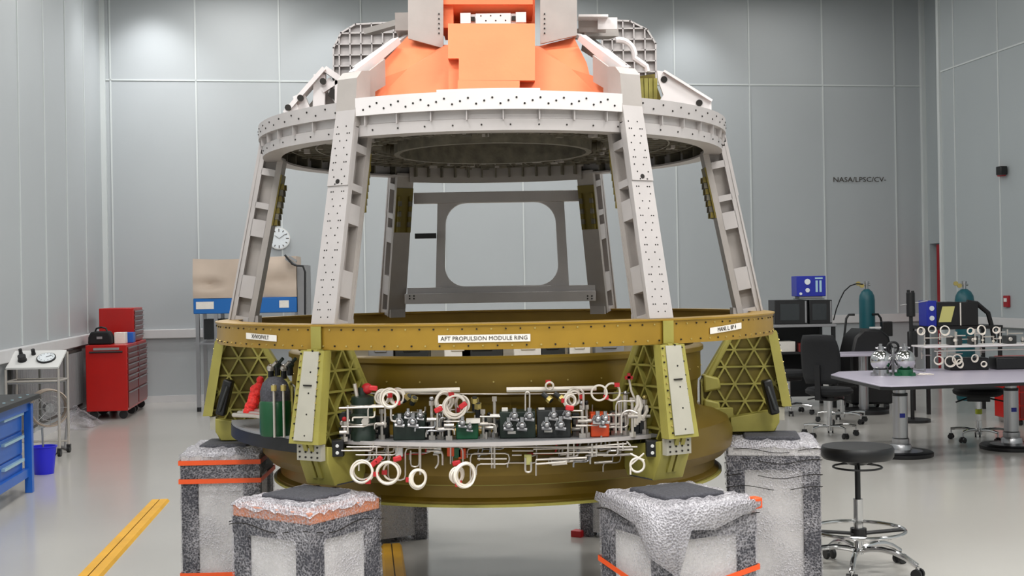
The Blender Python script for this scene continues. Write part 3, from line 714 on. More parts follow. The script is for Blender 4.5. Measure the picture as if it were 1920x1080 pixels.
for px in (634, 1222):
    q = at(px, 840, 5.33); o = MB(); o.box(q, (.05, .05, .07)); 
    for dz in (-.018, .012): o.cyl(q+Vector((0, -.026, dz)), q+Vector((0, -.03, dz)), .008, n=8, m=1)
    o.build('clamp_block', ['black', 'frame'], tray, world=True, bev=.003)
def bx(px0, px1, py0, py1, Y, dpt): # world box that fills a pixel box at depth Y
    a, b = at(px0, py1, Y), at(px1, py0, Y); return ((a+b)/2+Vector((0, dpt/2, 0)), (b.x-a.x, dpt, b.z-a.z))
YS = 5.32
def floor_to_tray(c, d): 
    top = c.z+d[2]/2; return Vector((c.x, c.y, (top+SZ)/2)), (d[0], d[1], top-SZ)
def valve_box(px0, px1, py0, py1, m, fits, name='valve_box', tg=True, Y=5.34):
    c, d = bx(px0, px1, py0, py1, Y, .12); c, d = floor_to_tray(c, d)
    o = MB(); o.box(c, d); b = o.build(name, m, tray, world=True, bev=.005)
    for (fx, fy, s_) in fits:
        q = at(fx, fy, c.y-.06); o = MB(); q.y = c.y-d[1]/2
        o.cyl(q, q+Vector((0, -.02, 0)), .019*s_, n=6); o.cyl(q+Vector((0, -.02, 0)), q+Vector((.004, -.05, .006)), .014*s_, n=10)
        o.cyl(q+Vector((.004, -.035, .0)), q+Vector((.004, -.035, .034*s_)), .009*s_, n=8); o.cyl(q+Vector((-.016*s_, -.03, -.012)), q+Vector((.022*s_, -.03, -.016)), .008*s_, n=8)
        o.sphere(q+Vector((.004, -.05, .004)), .013*s_, 10, 6)
        o.build('fitting', 'steel', b, world=True)
    if tg:
        lc = at((px0*2+px1)/3, py1-7, c.y-.06); lc.y = c.y-d[1]/2; o = MB(); o.box(lc, (.035, .004, .012)); o.build('tag', 'label', b, world=True)
    return b
valve_box(737, 797, 778, 816, 'dgreen', [(749, 790, 1.1), (774, 790, 1.2), (765, 776, .8), (788, 778, .8)], tg=False)
valve_box(937, 1004, 771, 818, 'dgreen', [(963, 779, 1.05), (991, 779, 1.1), (952, 797, 1.1), (977, 797, 1.15)])
valve_box(1007, 1070, 768, 815, 'darkgrey', [(1036, 778, 1.05), (1062, 776, 1.0), (1023, 796, 1.1), (1049, 796, 1.2)])
for (px0, px1) in ((941, 952), (1010, 1021)):
    c, d = bx(px0, px1, 766, 772, 5.36, .05); o = MB(); o.box(c, d); o.build('terminal', 'label', tray, world=True)
valve_box(855, 896, 795, 819, 'green', [(866, 792, .9), (880, 800, .7)], 'pump_block', False)
valve_box(1108, 1142, 776, 812, 'orangebox', [(1118, 785, 1.1), (1132, 784, 1.0), (1128, 792, .8)], 'pump_block', False)
c, d = bx(874, 900, 786, 794, 5.30, .05); MB().box(c, d).build('terminal', 'label', tray, world=True)
# tall black regulator
def upright(px, prof, m, name, Y=5.38, rings=()):
    q = at(px, 815, Y); o = MB(Matrix.Translation((q.x, q.y, SZ))); o.lathe([(1e-4, 0)]+prof+[(1e-4, prof[-1][1])], 24)
    return o, q
o, q = upright(681, [(.055, 0), (.055, .035), (.05, .045), (.05, .07), (.058, .075), (.058, .11), (.045, .12), (.045, .15), (.05, .155), (.05, .19), (.02, .20), (.02, .23)], 'black', 'regulator')
reg = o.build('regulator', 'dgreen', tray, world=True)
o = MB(); o.ring((q.x, q.y, SZ+.072), .055, .006); o.ring((q.x, q.y, SZ+.152), .052, .005); o.cyl((q.x-.02, q.y-.02, SZ+.18), (q.x-.03, q.y-.03, SZ+.25), .009); o.cyl((q.x+.02, q.y-.05, SZ+.09), (q.x+.02, q.y-.09, SZ+.09), .016); o.build('collar', 'tube', reg, world=True)
o = MB(); o.sphere((q.x+.02, q.y, SZ+.225), .025, 12, 8); o.build('cap', 'redtie', reg, world=True)
# green tank on the left with rods and grey dome
q = at(517, 805, 5.62); o = MB(Matrix.Translation((q.x, q.y, SZ))); o.lathe([(1e-4, 0), (.068, 0), (.072, .02), (.072, .15), (.066, .16)], 28); tk = o.build('pressure_tank', 'tankg', tray, world=True)
o = MB(Matrix.Translation((q.x, q.y, SZ))); o.lathe([(.066, .15), (.068, .20), (.056, .24), (.03, .265), (1e-4, .27)], 28); o.build('dome', 'post', tk, world=True)
for dx in (.012, .055): o = MB(); o.cyl((q.x+dx, q.y-.09, SZ), (q.x+dx, q.y-.09, SZ+.24), .006); o.cyl((q.x+dx, q.y-.09, SZ+.21), (q.x+dx, q.y-.09, SZ+.235), .013, m=1); o.build('guide_rod', ['tube', 'brass'], tk, world=True)
# cluster above the tank
for k in range(4):
    q = at(508+12*k, 690-6*(k % 2), 5.75); o = MB(); o.cyl(q-Vector((0, 0, .05)), q, .014, n=10); o.sphere(q, .02, 10, 6, m=1); o.cyl(q, q+Vector((.03, -.02, .03)), .008, m=1); o.build('valve_knob', ['black', 'dgreen' if k % 2 else 'tube'], tray, world=True)
# red wrapped handle
o = MB(); p0, p1 = at(468, 772, 5.95), at(487, 712, 5.95); n = 14
for k in range(n):
    t = k/(n-1); c = lerp(p0, p1, t)+Vector((random.uniform(-.008, .008), random.uniform(-.01, .01), 0)); o.sphere(c, .033-.014*t+random.uniform(-.003, .003), 10, 6)
o.build('red_wrap', 'redbright', tray, world=True)['label'] = 'bright red wrapped connector'
for k in range(3):
    a = at(438+10*k, 778-4*k, 5.98+.03*k); b = at(520, 786-5*k, 5.75); o = MB(); o.tube([a, lerp(a, b, .5)+Vector((0, 0, .006)), b], .011); o.build('tube', 'tube', tray, world=True)
# hose coils
def coil(px, py, rp, Y, loops=3, tilt=0., m='hose', th=.006, tie=True, name='hose_coil', sq=1.):
    q = at(px, py, Y); rr_ = rp*Y/F; o = MB()
    loops = loops+2 if loops > 1 else 1
    for k in range(loops):
        nrm = Vector((math.sin(tilt)+random.uniform(-.18, .18), -1, random.uniform(-.18, .18)))
        o.ring(q+Vector((random.uniform(-.005, .005), .009*k-.01, random.uniform(-.005, .005))), rr_*random.uniform(.84, 1.06), th, nrm, 28, 8, sq=sq)
    c = o.build(name, m, tray, world=True)
    if tie:
        an = random.uniform(0, 6.28); p = q+Vector((rr_*math.cos(an), 0, rr_*math.sin(an))); o = MB(); o.box(p, (.022, .022, .018)); o.build('tie', 'redtie', c, world=True)
    return c
for a in ((718, 744, 13, 5.38, 2, .2), (731, 747, 17, 5.30, 2, 0), (746, 744, 14, 5.40, 2, -.2), (833, 752, 18, 5.36, 3, .8), (853, 762, 21, 5.30, 3, .2),
          (866, 757, 14, 5.36, 2, -.6), (1031, 724, 8, 5.40, 1, .2), (1076, 744, 15, 5.36, 2, .9), (1122, 735, 17, 5.34, 1, 0), (1148, 736, 17, 5.38, 1, .5), (1069, 752, 12, 5.32, 2, .6),
          (679, 885, 21, 5.24, 3, 0), (727, 887, 22, 5.24, 3, .15), (737, 884, 16, 5.28, 1, 0), (784, 899, 18, 5.22, 3, .75), (857, 892, 14, 5.22, 3, 1.0), (871, 890, 22, 5.20, 3, .9)):
    coil(*a, th=.0044 if a[4] > 1 else .0045)
for (px, py) in ((702, 868), (710, 862), (856, 868), (868, 760), (745, 860), (822, 768), (700, 728), (1068, 765)):
    q = at(px, py, 5.24); o = MB(); o.box(None, (.036, .022, .022), Mx=Matrix.Translation(q) @ Matrix.Rotation(random.uniform(-.8, .8), 4, 'Y')); o.build('red_tie', 'redtie', tray, world=True, bev=.005)
# white bundle at right and red valve handle
o = MB()
for k in range(5):
    a, b = at(1196+2*k, 742+3*k, 5.45), at(1190+4*k, 800-4*k, 5.42); m_ = (a+b)/2+Vector((.02*random.uniform(-1, 1), -.02, 0)); o.tube([a, lerp(a, m_, .6)+Vector((.008, 0, 0)), m_, b], .008)
o.build('hose_bundle', 'hose', tray, world=True)
q = at(1179, 708, 5.48); o = MB(); o.box(q, (.035, .02, .014), m=0); o.box(q+Vector((0, 0, .008)), (.014, .02, .024), m=0); o.build('valve_handle', 'redtie', tray, world=True)
o = MB(); o.tube([q, q+Vector((.01, 0, -.06)), at(1200, 770, 5.46)], .005); o.build('tube', 'hose', tray, world=True)
q = at(638, 735, 5.5); o = MB(); o.box(q, (.05, .02, .012)); o.build('valve_handle', 'redtie', tray, world=True); o = MB(); o.tube([q, Vector((q.x, q.y, SZ))], .005); o.build('tube', 'tube', tray, world=True)
# yellow/brass couplings
for (px, py, px2, py2) in ((1018, 738, 1034, 752), (1040, 738, 1058, 750), (890, 770, 890, 745), (896, 782, 896, 755), (755, 752, 768, 742), (772, 758, 778, 745), (818, 800, 818, 775)):
    a, b = at(px, py, 5.40), at(px2, py2, 5.38); o = MB(); o.cyl(a, b, .012, n=10); o.cyl(lerp(a, b, .6), lerp(a, b, .95), .017, n=6, m=1); o.build('coupling', ['darkgrey', 'brass'], tray, world=True)
# steel fittings standing on the plate
for px in (646, 662, 700, 716, 810, 826, 842, 906, 918, 928, 1080, 1092, 1100, 1152, 1162, 1174, 1186, 1210):
    q = at(px, 812, 5.36+random.uniform(-.04, .08)); h = random.uniform(.05, .16); o = MB(); x, y = q.x, q.y
    o.cyl((x, y, SZ), (x, y, SZ+.02), .016, n=6); o.cyl((x, y, SZ+.02), (x, y, SZ+h), .007, n=8); o.cyl((x, y, SZ+h), (x, y, SZ+h+.02), .012, n=6); o.cyl((x-.02, y-.01, SZ+h*.6), (x+.022, y-.01, SZ+h*.6), .009, n=8)
    if random.random() < .5: o.sphere((x, y, SZ+h+.03), .011, 8, 6, m=1)
    o.build('standing_fitting', ['tube', random.choice(['steel', 'redtie', 'black', 'brass'])], tray, world=True)
for px in (642, 655, 690, 706, 722, 758, 808, 824, 840, 912, 930, 1080, 1096, 1130, 1152, 1168, 1192, 1206):
    c, d = bx(px-7, px+7, 775+random.uniform(-12, 16), 812, 5.44, .05); c, d = floor_to_tray(c, d); o = MB(); o.box(c, d); o.cyl(c+Vector((0, -.03, .01)), c+Vector((0, -.045, .01)), .012, n=8, m=1); o.build('solenoid', ['darkgrey', 'tube'], tray, world=True, bev=.004)
# tubing: square-cornered runs above and below the plate
def run(pts, r=.0042, m='tube'):
    P = [at(*p) if len(p) == 3 else at(p[0], p[1], 5.28) for p in pts]; out = [P[0]]
    for i in range(1, len(P)-1):
        a, b, c = P[i-1], P[i], P[i+1]; k = min(.02, (b-a).length*.4, (c-b).length*.4)
        s0 = b+(a-b).normalized()*k; s1 = b+(c-b).normalized()*k
        out += [s0, b*.5+s0*.25+s1*.25, s1]
    out.append(P[-1]); o = MB(); o.tube(out, r, 8); o.build('tube', m, tray, world=True)
for pts in ([(650, 838), (1195, 838)], [(640, 845), (700, 845), (700, 830)], [(667, 853), (745, 853), (745, 830)], [(728, 832), (728, 900), (760, 900), (760, 840), (820, 840)],
            [(706, 838), (706, 870)], [(770, 845), (770, 875), (786, 875), (786, 838)], [(788, 832), (788, 890)], [(882, 905), (882, 850), (955, 850), (955, 870), (893, 870), (893, 890)],
            [(895, 860), (950, 860)], [(922, 832), (922, 878)], [(927, 832), (927, 878)], [(960, 845), (1000, 845)], [(960, 853), (978, 853)], [(1000, 842), (1170, 838)], [(1000, 850), (1120, 848)],
            [(1005, 862), (1100, 858)], [(1005, 870), (1060, 866)], [(985, 858), (985, 885), (996, 885), (996, 866)], [(1005, 862), (1005, 892)], [(1065, 832), (1065, 860)], [(1076, 832), (1076, 856)],
            [(1110, 832), (1110, 856)], [(1118, 832), (1118, 856)], [(1090, 838), (1175, 832)], [(800, 845), (830, 845), (830, 872)], [(812, 852), (822, 852), (822, 870), (816, 878)],
            [(640, 800), (690, 800), (690, 760), (720, 760)], [(636, 765), (735, 762)], [(652, 760), (652, 812)], [(722, 765), (722, 800)], [(733, 765), (733, 790), (750, 790)],
            [(820, 805), (820, 760), (832, 760)], [(820, 805), (852, 805), (852, 815)], [(832, 790), (870, 790)], [(900, 781), (938, 781)], [(900, 795), (930, 795), (930, 812)],
            [(985, 770), (985, 735), (993, 735), (993, 770)], [(1072, 770), (1092, 770)], [(1072, 782), (1100, 782)], [(1080, 798), (1100, 798)], [(1155, 812), (1155, 752), (1190, 752)], [(1165, 812), (1165, 775), (1180, 768), (1195, 775)],
            [(1088, 730), (1094, 735), (1094, 765)], [(1168, 830), (1168, 845)], [(1158, 828), (1160, 838), (1185, 838), (1175, 828)], [(845, 832), (845, 870)], [(770, 838), (868, 838), (868, 870)]):
    run([(x, y, 5.26+random.uniform(-.02, .06)) if False else (x, y, 5.30) for x, y in pts], random.choice((.0036, .0042, .005)))
o_r = random.Random(3)
for k in range(95):
    x0 = o_r.uniform(645, 1160); up = o_r.random() < .5; yb = o_r.uniform(765, 808) if up else o_r.uniform(838, 868); Lh = o_r.uniform(12, 60); Lv = o_r.uniform(8, 30)*(-1 if up else -1); Y = 5.34+o_r.uniform(-.03, .1)
    if x0 > 880 and x0 < 1080 and up: continue
    run([(x0, yb-Lv*.6, Y), (x0, yb, Y), (x0+Lh, yb, Y+.01), (x0+Lh, yb+Lv, Y+.01)], o_r.choice((.003, .0038, .0045)), o_r.choice(('tube', 'tube', 'hose', 'steel', 'redtie' if k % 5 == 0 else 'tube')))
for k in range(14):
    x0 = o_r.uniform(1000, 1150); y0 = o_r.uniform(840, 872); run([(x0, y0, 5.36), (x0+o_r.uniform(20, 60), y0-o_r.uniform(0, 4), 5.36)], .006, 'tube')
for (px, py, m_) in ((858, 848, 'green'), (866, 850, 'orangebox'), (845, 845, 'orangebox'), (990, 861, 'yellow'), (748, 846, 'frame'), (820, 840, 'frame')):
    c, d = bx(px-7, px+7, py-9, py+11, 5.30, .03); o = MB(); o.box(c, d); o.build('connector', m_, tray, world=True, bev=.004)
# bracket ring on the right foot
o = MB(); q = at(1195, 872, 5.30); o.ring(q, .03, .005, (0, -1, 0)); o.tube([q+Vector((-.03, 0, .05)), q+Vector((.03, 0, .02))], .004); o.tube([q+Vector((.03, 0, .05)), q+Vector((-.03, 0, .0)), q+Vector((-.03, 0, -.04))], .004); o.build('grounding_loop', 'hose', tray, world=True)

# ================================================================== CRATES
def crate(label, cx, cy, rot, w_, d_, h, bands, padt=True, foam=False, seams=(), slack=.004):
    t = thing('wrapped_crate', label, 'crate', (cx, cy, 0), rot, 'bubble wrapped crates under the spacecraft')
    pw = .085
    for sx in (-1, 1):
        for sy in (-1, 1): MB().box((sx*(w_/2-pw/2), sy*(d_/2-pw/2), (h-.06)/2), (pw, pw, h-.06)).build('post', 'post', t, bev=.008)
    o = MB()
    for sx in (-1, 1): o.box((sx*(w_/2-.03), 0, h/2-.05), (.02, d_-2*pw, h-.16))
    for sy in (-1, 1): o.box((0, sy*(d_/2-.03), h/2-.05), (w_-2*pw, .02, h-.16))
    o.build('side_panel', 'panel', t)
    o = MB(); o.box((0, 0, h-.035), (w_, d_, .05)); o.build('top_board', 'foam' if foam else 'panel', t, bev=.006)
    o = MB(); o.box((0, 0, h-.095), (w_+.002, d_+.002, .07)); o.build('upper_band', 'post', t)
    # wrap shell: subdivided with small wrinkles
    rnd = random.Random(int(cx*100)); o = MB(); n = 14; k = 16; P = []
    W, D = w_/2+slack, d_/2+slack
    def per(u):
        u = u % 4
        if u < 1: return (-W+2*W*u, -D)
        if u < 2: return (W, -D+2*D*(u-1))
        if u < 3: return (W-2*W*(u-2), D)
        return (-W, D-2*D*(u-3))
    rows = []
    for i in range(k+1):
        z = (h-.005)*i/k; row = []
        for j in range(4*n):
            x, y = per(j/n); s_ = 1+rnd.uniform(-.006, .010)
            row.append((x*s_, y*s_, z+(rnd.uniform(-.006, .006) if 0 < i < k else 0)))
        rows.append(row)
    vs = [p for r_ in rows for p in r_]; N = 4*n
    fs = [(i*N+j, i*N+(j+1) % N, (i+1)*N+(j+1) % N, (i+1)*N+j) for i in range(k) for j in range(N)]
    o.add(vs, fs); o.build('bubble_wrap', 'wrap', t, ang=80)
    # crumpled wrap over the top
    o = MB(); g = 16; vs = []
    for i in range(g+1):
        for j in range(g+1):
            u, v_ = i/g*2-1, j/g*2-1; e = max(abs(u), abs(v_)); z = h+.008+(.0 if e > .99 else rnd.uniform(0, .016)*(1-.3*e))
            if e > .99: z = h-.02+rnd.uniform(-.012, .012)
            vs.append((u*(W+.004), v_*(D+.004), z))
    fs = [(i*(g+1)+j, (i+1)*(g+1)+j, (i+1)*(g+1)+j+1, i*(g+1)+j+1) for i in range(g) for j in range(g)]
    o.add(vs, fs); o.build('folded_wrap', 'wraptop', t, ang=80)
    for zs in seams:
        o = MB(); m_ = 48; q = .007; hh_ = .0035
        for i in range(m_):
            if rnd.random() < .2: continue
            pa, pb = per(4*i/m_), per(4*(i+1)/m_); z1, z2 = zs+.012*math.sin(i*.7), zs+.012*math.sin((i+1)*.7)
            k_ = 1+q/W; o.bar((pa[0]*k_, pa[1]*k_, z1), (pb[0]*k_, pb[1]*k_, z2), .002, hh_)
        o.build('wrap_seam', 'hole', t)
    for (z, tilt, hh) in bands:
        o = MB(); q = .006; pts = [(-W-q, -D-q), (W+q, -D-q), (W+q, D+q), (-W-q, D+q)]
        for i in range(4):
            a, b = pts[i], pts[(i+1) % 4]; za, zb = z+tilt[i], z+tilt[(i+1) % 4]
            vs = [(a[0], a[1], za), (b[0], b[1], zb), (b[0], b[1], zb+hh), (a[0], a[1], za+hh)]; vs += [(x*.993, y*.993, z_) for x, y, z_ in vs]
            o.add(vs, [(0, 1, 2, 3), (7, 6, 5, 4), (0, 4, 5, 1), (3, 2, 6, 7)])
        o.build('tape_band', 'tape', t)
    if padt:
        MB().box((0, 0, h+.012), (w_*.62, d_*.62, .035)).build('foam_pad', 'post', t, bev=.01)
    return t
crate('bubble wrapped crate at front left with a peach foam top, nearest the left yellow strip', -.885, 5.2, R(-34), .44, .43, .765, [], foam=True, seams=(.672,))
c2 = crate('bubble wrapped crate at front right with a sagging orange strap and folded white plastic corner', .668, 5.10, R(27), .46, .46, .765, [(.46, (-.06, .02, .03, .02), .022)], seams=(.70,))
o = MB(); Wc = .236
vs = [(-Wc-.01, -Wc-.012, .77), (Wc+.01, -Wc-.012, .77), (Wc+.01, Wc+.01, .77), (-Wc-.01, -Wc-.03, .70), (-Wc+.12, -Wc-.035, .68), (-Wc+.05, -Wc-.045, .50), (-.0, -Wc-.03, .67), (Wc, -Wc-.02, .74), (-Wc-.03, -Wc+.14, .69), (-Wc-.02, Wc, .74), (-Wc-.01, Wc, .775), (-Wc-.04, -Wc+.03, .58)]
o.add(vs, [(0, 4, 3), (3, 4, 5), (0, 6, 4), (0, 1, 7), (0, 7, 6), (0, 3, 11), (0, 11, 8), (0, 8, 9), (0, 9, 10), (3, 5, 11)])
fl = o.build('plastic_flap', 'wraptop', c2, ang=80); sm = fl.modifiers.new('thickness', 'SOLIDIFY'); sm.thickness = .003
o = MB(); o.box((Wc-.005, -Wc+.01, .75), (.04, .05, .045)); o.build('tape_patch', 'tape', c2, bev=.006)
crate('tall bubble wrapped crate at far left with two straight orange tape bands', -1.525, 6.53, R(2), .40, .45, .82, [(.757, (0, 0, 0, 0), .024), (.662, (0, 0, 0, 0), .024), (.175, (0, 0, 0, 0), .03)])
crate('bubble wrapped crate at right beside the black stool, creased wrap and no tape', 1.35, 6.46, R(-9), .46, .44, .82, [], seams=(.79, .735, .66, .60))
crate('bubble wrapped crate behind the front left crate, seen under the drum', -.88, 8.13, R(30), .44, .44, .67, [], padt=False)
cbr = crate('bubble wrapped crate behind the front right crate with a red foot', .72, 8.13, R(-30), .44, .44, .67, [], padt=False)
MB().box((-.23, -.23, .02), (.07, .07, .04)).build('foot', 'redtie', cbr)
# shims between the rear crates and the ring feet
for th in ANG:
    q = cylpt(th, 1.36, 0)+Vector((AX, AY, 0))
    hz = {True: .80}.get(True); zb = .67 if abs(th) > 100 else (.845 if abs(th) > 60 else .775)
    if zb < .79:
        tag(MB().box((q.x, q.y, (zb+.031+.79)/2), (.16, .16, max(.79-zb-.031, .006)), rz=R(th)).build('support_block', 'post'), 'grey foam block between crate and ring foot, %s %s' % ('rear' if abs(th) > 100 else 'front', 'left' if th < 0 else 'right'), 'block')

# ================================================================== YELLOW FLOOR STRIPS
def strip(pts, wdt, label):
    p0, p1 = atz(*pts[0], 0), atz(*pts[1], 0); d = (p1-p0).normalized(); p0 = p0-d*pts[2]
    an = math.atan2(d.y, d.x); t = thing('cable_ramp', label, 'floor strip', p0, an, 'yellow strips on the floor'); L = (p1-p0).length
    A = Matrix(((0, 0, 1, 0), (1, 0, 0, 0), (0, 1, 0, 0), (0, 0, 0, 1)))
    o = MB(); h = .018; o.prism([(.004, 0), (wdt/2, 0), (wdt/2*.8, h), (.004, h)], L, A); o.prism([(-.004, 0), (-wdt/2, 0), (-wdt/2*.8, h), (-.004, h)], L, A); o.build('ramp_half', 'ramp', t)
    o = MB(); o.box((L/2, 0, .006), (L, .008, .012)); o.build('channel', 'rampe', t)
strip(((172, 1078), (300, 940), 1.2), .15, 'yellow strip on the floor at left, running away from the camera')
strip(((740, 1078), (734, 1024), 1.2), .13, 'yellow strip on the floor beside the front left crate')

# ================================================================== SEATING
def star(o_t, r, zc, rot, arch=.03, cm='chrome'):
    for k in range(5):
        a = rot+2*math.pi*k/5; c, s_ = math.cos(a), math.sin(a)
        o = MB(); pts = [(c*r*t, s_*r*t, zc+arch*math.sin(t*2.2)-arch*.6*t-.0*t) for t in (0, .2, .4, .6, .8, 1)]; o.tube(pts, .014, 10); o.build('base_arm', cm, o_t)
        e = Vector(pts[-1]); o = MB(); o.cyl(e, (e.x, e.y, .05), .008)
        o.cyl((e.x-s_*.014, e.y+c*.014, .027), (e.x-s_*.028, e.y+c*.028, .027), .027, n=14, m=1); o.cyl((e.x+s_*.014, e.y-c*.014, .027), (e.x+s_*.028, e.y-c*.028, .027), .027, n=14, m=1); o.box((e.x, e.y, .045), (.04, .04, .03), m=1)
        o.build('caster', ['chrome', 'black'], o_t)
def chair(label, p, rz, seat_z=.47, back=True, back_top=1.07, name='office_chair', rot=.3, group=None):
    t = thing(name, label, 'chair', p, rz, group); star(t, .28, .10, rot)
    o = MB(); o.cyl((0, 0, .08), (0, 0, seat_z-.06), .022, n=16); o.cyl((0, 0, .06), (0, 0, .2), .03, n=16); o.build('gas_column', 'chrome', t)
    o = MB(); o.box((0, .0, seat_z-.06), (.22, .24, .05)); o.bar((.1, 0, seat_z-.06), (.24, .02, seat_z-.09), .02, .015); o.bar((-.1, 0, seat_z-.06), (-.22, -.05, seat_z-.10), .02, .015); o.build('mechanism', 'black', t, bev=.01)
    o = MB(); o.T = Matrix.Diagonal((1, .96, 1, 1)); o.lathe([(1e-4, seat_z-.035), (.20, seat_z-.035), (.245, seat_z-.01), (.25, seat_z+.02), (.225, seat_z+.045), (.12, seat_z+.05), (1e-4, seat_z+.045)], 36); o.build('seat', 'blackf', t)
    if back:
        o = MB(); n = 12; vs = []; fs = []
        zb, zt = seat_z+.10, back_top
        for i in range(9):
            v_ = i/8
            for j in range(n+1):
                u = j/n*2-1; hw = .21*(1-.25*abs(2*v_-1)**3); x = u*hw; y = .22-.06*(u*u)-.03*math.sin(v_*3.14)+.06*v_; vs.append((x, y, zb+(zt-zb)*v_))
        for i in range(8):
            for j in range(n): a = i*(n+1)+j; fs.append((a, a+1, a+n+2, a+n+1))
        o.add(vs, fs); b = o.build('backrest', 'blackf', t, ang=80); s_ = b.modifiers.new('thickness', 'SOLIDIFY'); s_.thickness = .06; s_.offset = 0
        o = MB(); o.bar((0, .05, seat_z-.06), (0, .26, seat_z-.05), .06, .015); o.bar((0, .26, seat_z-.06), (0, .27, seat_z+.3), .06, .015, up=(0, 1, 0)); o.build('back_bracket', 'black', t)
    return t
# front stool
p = at(1608, 900, 6.95); t = thing('lab_stool', 'tall black round stool with chrome foot ring, nearest the camera at right', 'stool', (p.x, 6.95, 0))
sz = .716
o = MB(); o.lathe([(1e-4, sz-.08), (.165, sz-.08), (.19, sz-.075), (.201, sz-.06), (.203, sz-.02), (.194, sz-.005), (.13, sz), (1e-4, sz)], 48); o.build('seat', 'black', t)
o = MB(); o.lathe([(1e-4, sz-.11), (.05, sz-.11), (.09, sz-.075), (1e-4, sz-.075)], 24); o.ring((0, 0, sz-.125), .134, .006, n=40)
for k in range(3): a = 2.1*k+.3; o.cyl((.05*math.cos(a), .05*math.sin(a), sz-.10), (.134*math.cos(a), .134*math.sin(a), sz-.125), .005)
o.build('height_lever_ring', 'black', t)
MB().cyl((0, 0, .35), (0, 0, sz-.1), .016, n=16).build('piston', 'black', t); MB().cyl((0, 0, .10), (0, 0, .41), .027, n=20).build('column', 'chrome', t)
o = MB(); o.ring((0, 0, .235), .255, .011, n=56, k=10)
for k in range(2): a = math.pi*k; 
o.build('foot_ring', 'chrome', t); o = MB(); 
for a in (0, math.pi): o.bar((.02*math.cos(a), 0, .215), (.248*math.cos(a), 0, .232), .055, .01)
o.lathe([(.026, .195), (.045, .195), (.045, .245), (.026, .245)], 20, closed=True); o.build('ring_spoke', 'black', t)
for k in range(5):
    a = R(18+72*k+14); c, s_ = math.cos(a), math.sin(a); o = MB(); pts = [(c*.34*x, s_*.34*x, .115+.06*math.sin(x*1.9)-.10*x*x) for x in (0.05, .2, .4, .6, .8, 1)]; o.tube(pts, .016, 10); o.build('base_arm', 'chrome', t)
    e = Vector(pts[-1]); o = MB(); o.cyl(e, (e.x, e.y, .05), .01); o.cyl((e.x-s_*.012, e.y+c*.012, .03), (e.x-s_*.03, e.y+c*.03, .03), .03, n=14, m=1); o.cyl((e.x+s_*.012, e.y-c*.012, .03), (e.x+s_*.03, e.y-c*.03, .03), .03, n=14, m=1); o.build('caster', ['chrome', 'black'], t)
def gnd(px, py): q = atz(px, py, 0); return (q.x, q.y, 0)
chair('black office chair with tall backrest seen from behind, left of the lilac table', gnd(1556, 818), R(140), .47, True, 1.08, rot=.1)
ch2 = chair('black office chair tucked under the lilac table, yellow tag on its column', gnd(1836, 826), R(-20), .49, False, rot=.35)
chair('black office chair at the rear desk with chrome base showing', gnd(1580, 792), R(15)+math.pi, .5, False, 1.02, rot=.6)
chair('black office chair by the far left end of the rear desk', gnd(1480, 776), R(30)+math.pi, .5, False, rot=.9)
MB().cyl((0, 0, .27), (0, 0, .32), .034, n=14).build('column_tag', mat('lime_tag', (190, 200, 40), .5), ch2)['label'] = 'lime yellow tag'

# ================================================================== TABLES AT RIGHT
TZ = .74
p1, p2 = Vector(gnd(1689, 854)), Vector(gnd(1897, 841))
tb = thing('work_table', 'long lilac topped work table on two steel pedestals at right', 'table', (p1.x, p1.y, 0))
poly = [(3.08, 11.9), (3.157, 10.57), (3.23, 10.50), (5.7, 11.0), (5.9, 12.55), (4.17, 12.42), (3.25, 12.25)]
o = MB(); o.prism([(x-p1.x, y-p1.y) for x, y in poly], .035, z0=TZ-.035); o.build('tabletop', 'tabletop', tb, bev=.004)
o = MB(); n = len(poly); c = Vector((sum(x for x, y in poly)/n, sum(y for x, y in poly)/n))
o.prism([(c.x+(x-c.x)*1.003-p1.x, c.y+(y-c.y)*1.003-p1.y) for x, y in poly], .028, z0=TZ-.040); o.build('edge_band', 'black', tb)
for q in (p1, p2):
    x, y = q.x-p1.x, q.y-p1.y
    o = MB(Matrix.Translation((x, y, 0))); o.lathe([(1e-4, 0), (.29, 0), (.295, .01), (.295, .035), (.28, .045), (1e-4, .045)], 48, m=1); o.lathe([(.07, .045), (.20, .047), (.10, .06), (.095, .10), (.09, .11), (.07, .11)], 40); o.lathe([(.075, .1), (.078, .11), (.078, .16), (.068, .17)], 40); o.build('pedestal_base', ['steel', 'black'], tb)
    o = MB(Matrix.Translation((x, y, 0))); o.cyl((0, 0, .05), (0, 0, .58), .068, n=32); o.lathe([(.068, .56), (.0705, .56), (.0705, .585), (.068, .585)], 32, closed=True, m=1); o.cyl((0, 0, .58), (0, 0, TZ-.04), .055, n=32); o.box((0, -.068, .38), (.05, .006, .04), m=2); o.build('pedestal_column', ['steel', 'black', 'dblue'], tb)
# rear table with one pedestal
p3 = Vector(gnd(1620, 774)); tb2 = thing('pedestal_table', 'rear table on a black disc base behind the lilac table', 'table', p3)
o = MB(); o.lathe([(1e-4, 0), (.30, 0), (.30, .035), (.28, .05), (1e-4, .05)], 40); o.build('pedestal_base', 'black', tb2)
MB().cyl((0, 0, .05), (0, 0, .72), .06, n=24).build('pedestal_column', 'steel', tb2)
MB().box((-.1, -.05, .735), (.9, .55, .03), rz=.12).build('tabletop', 'tabletop', tb2, bev=.004)
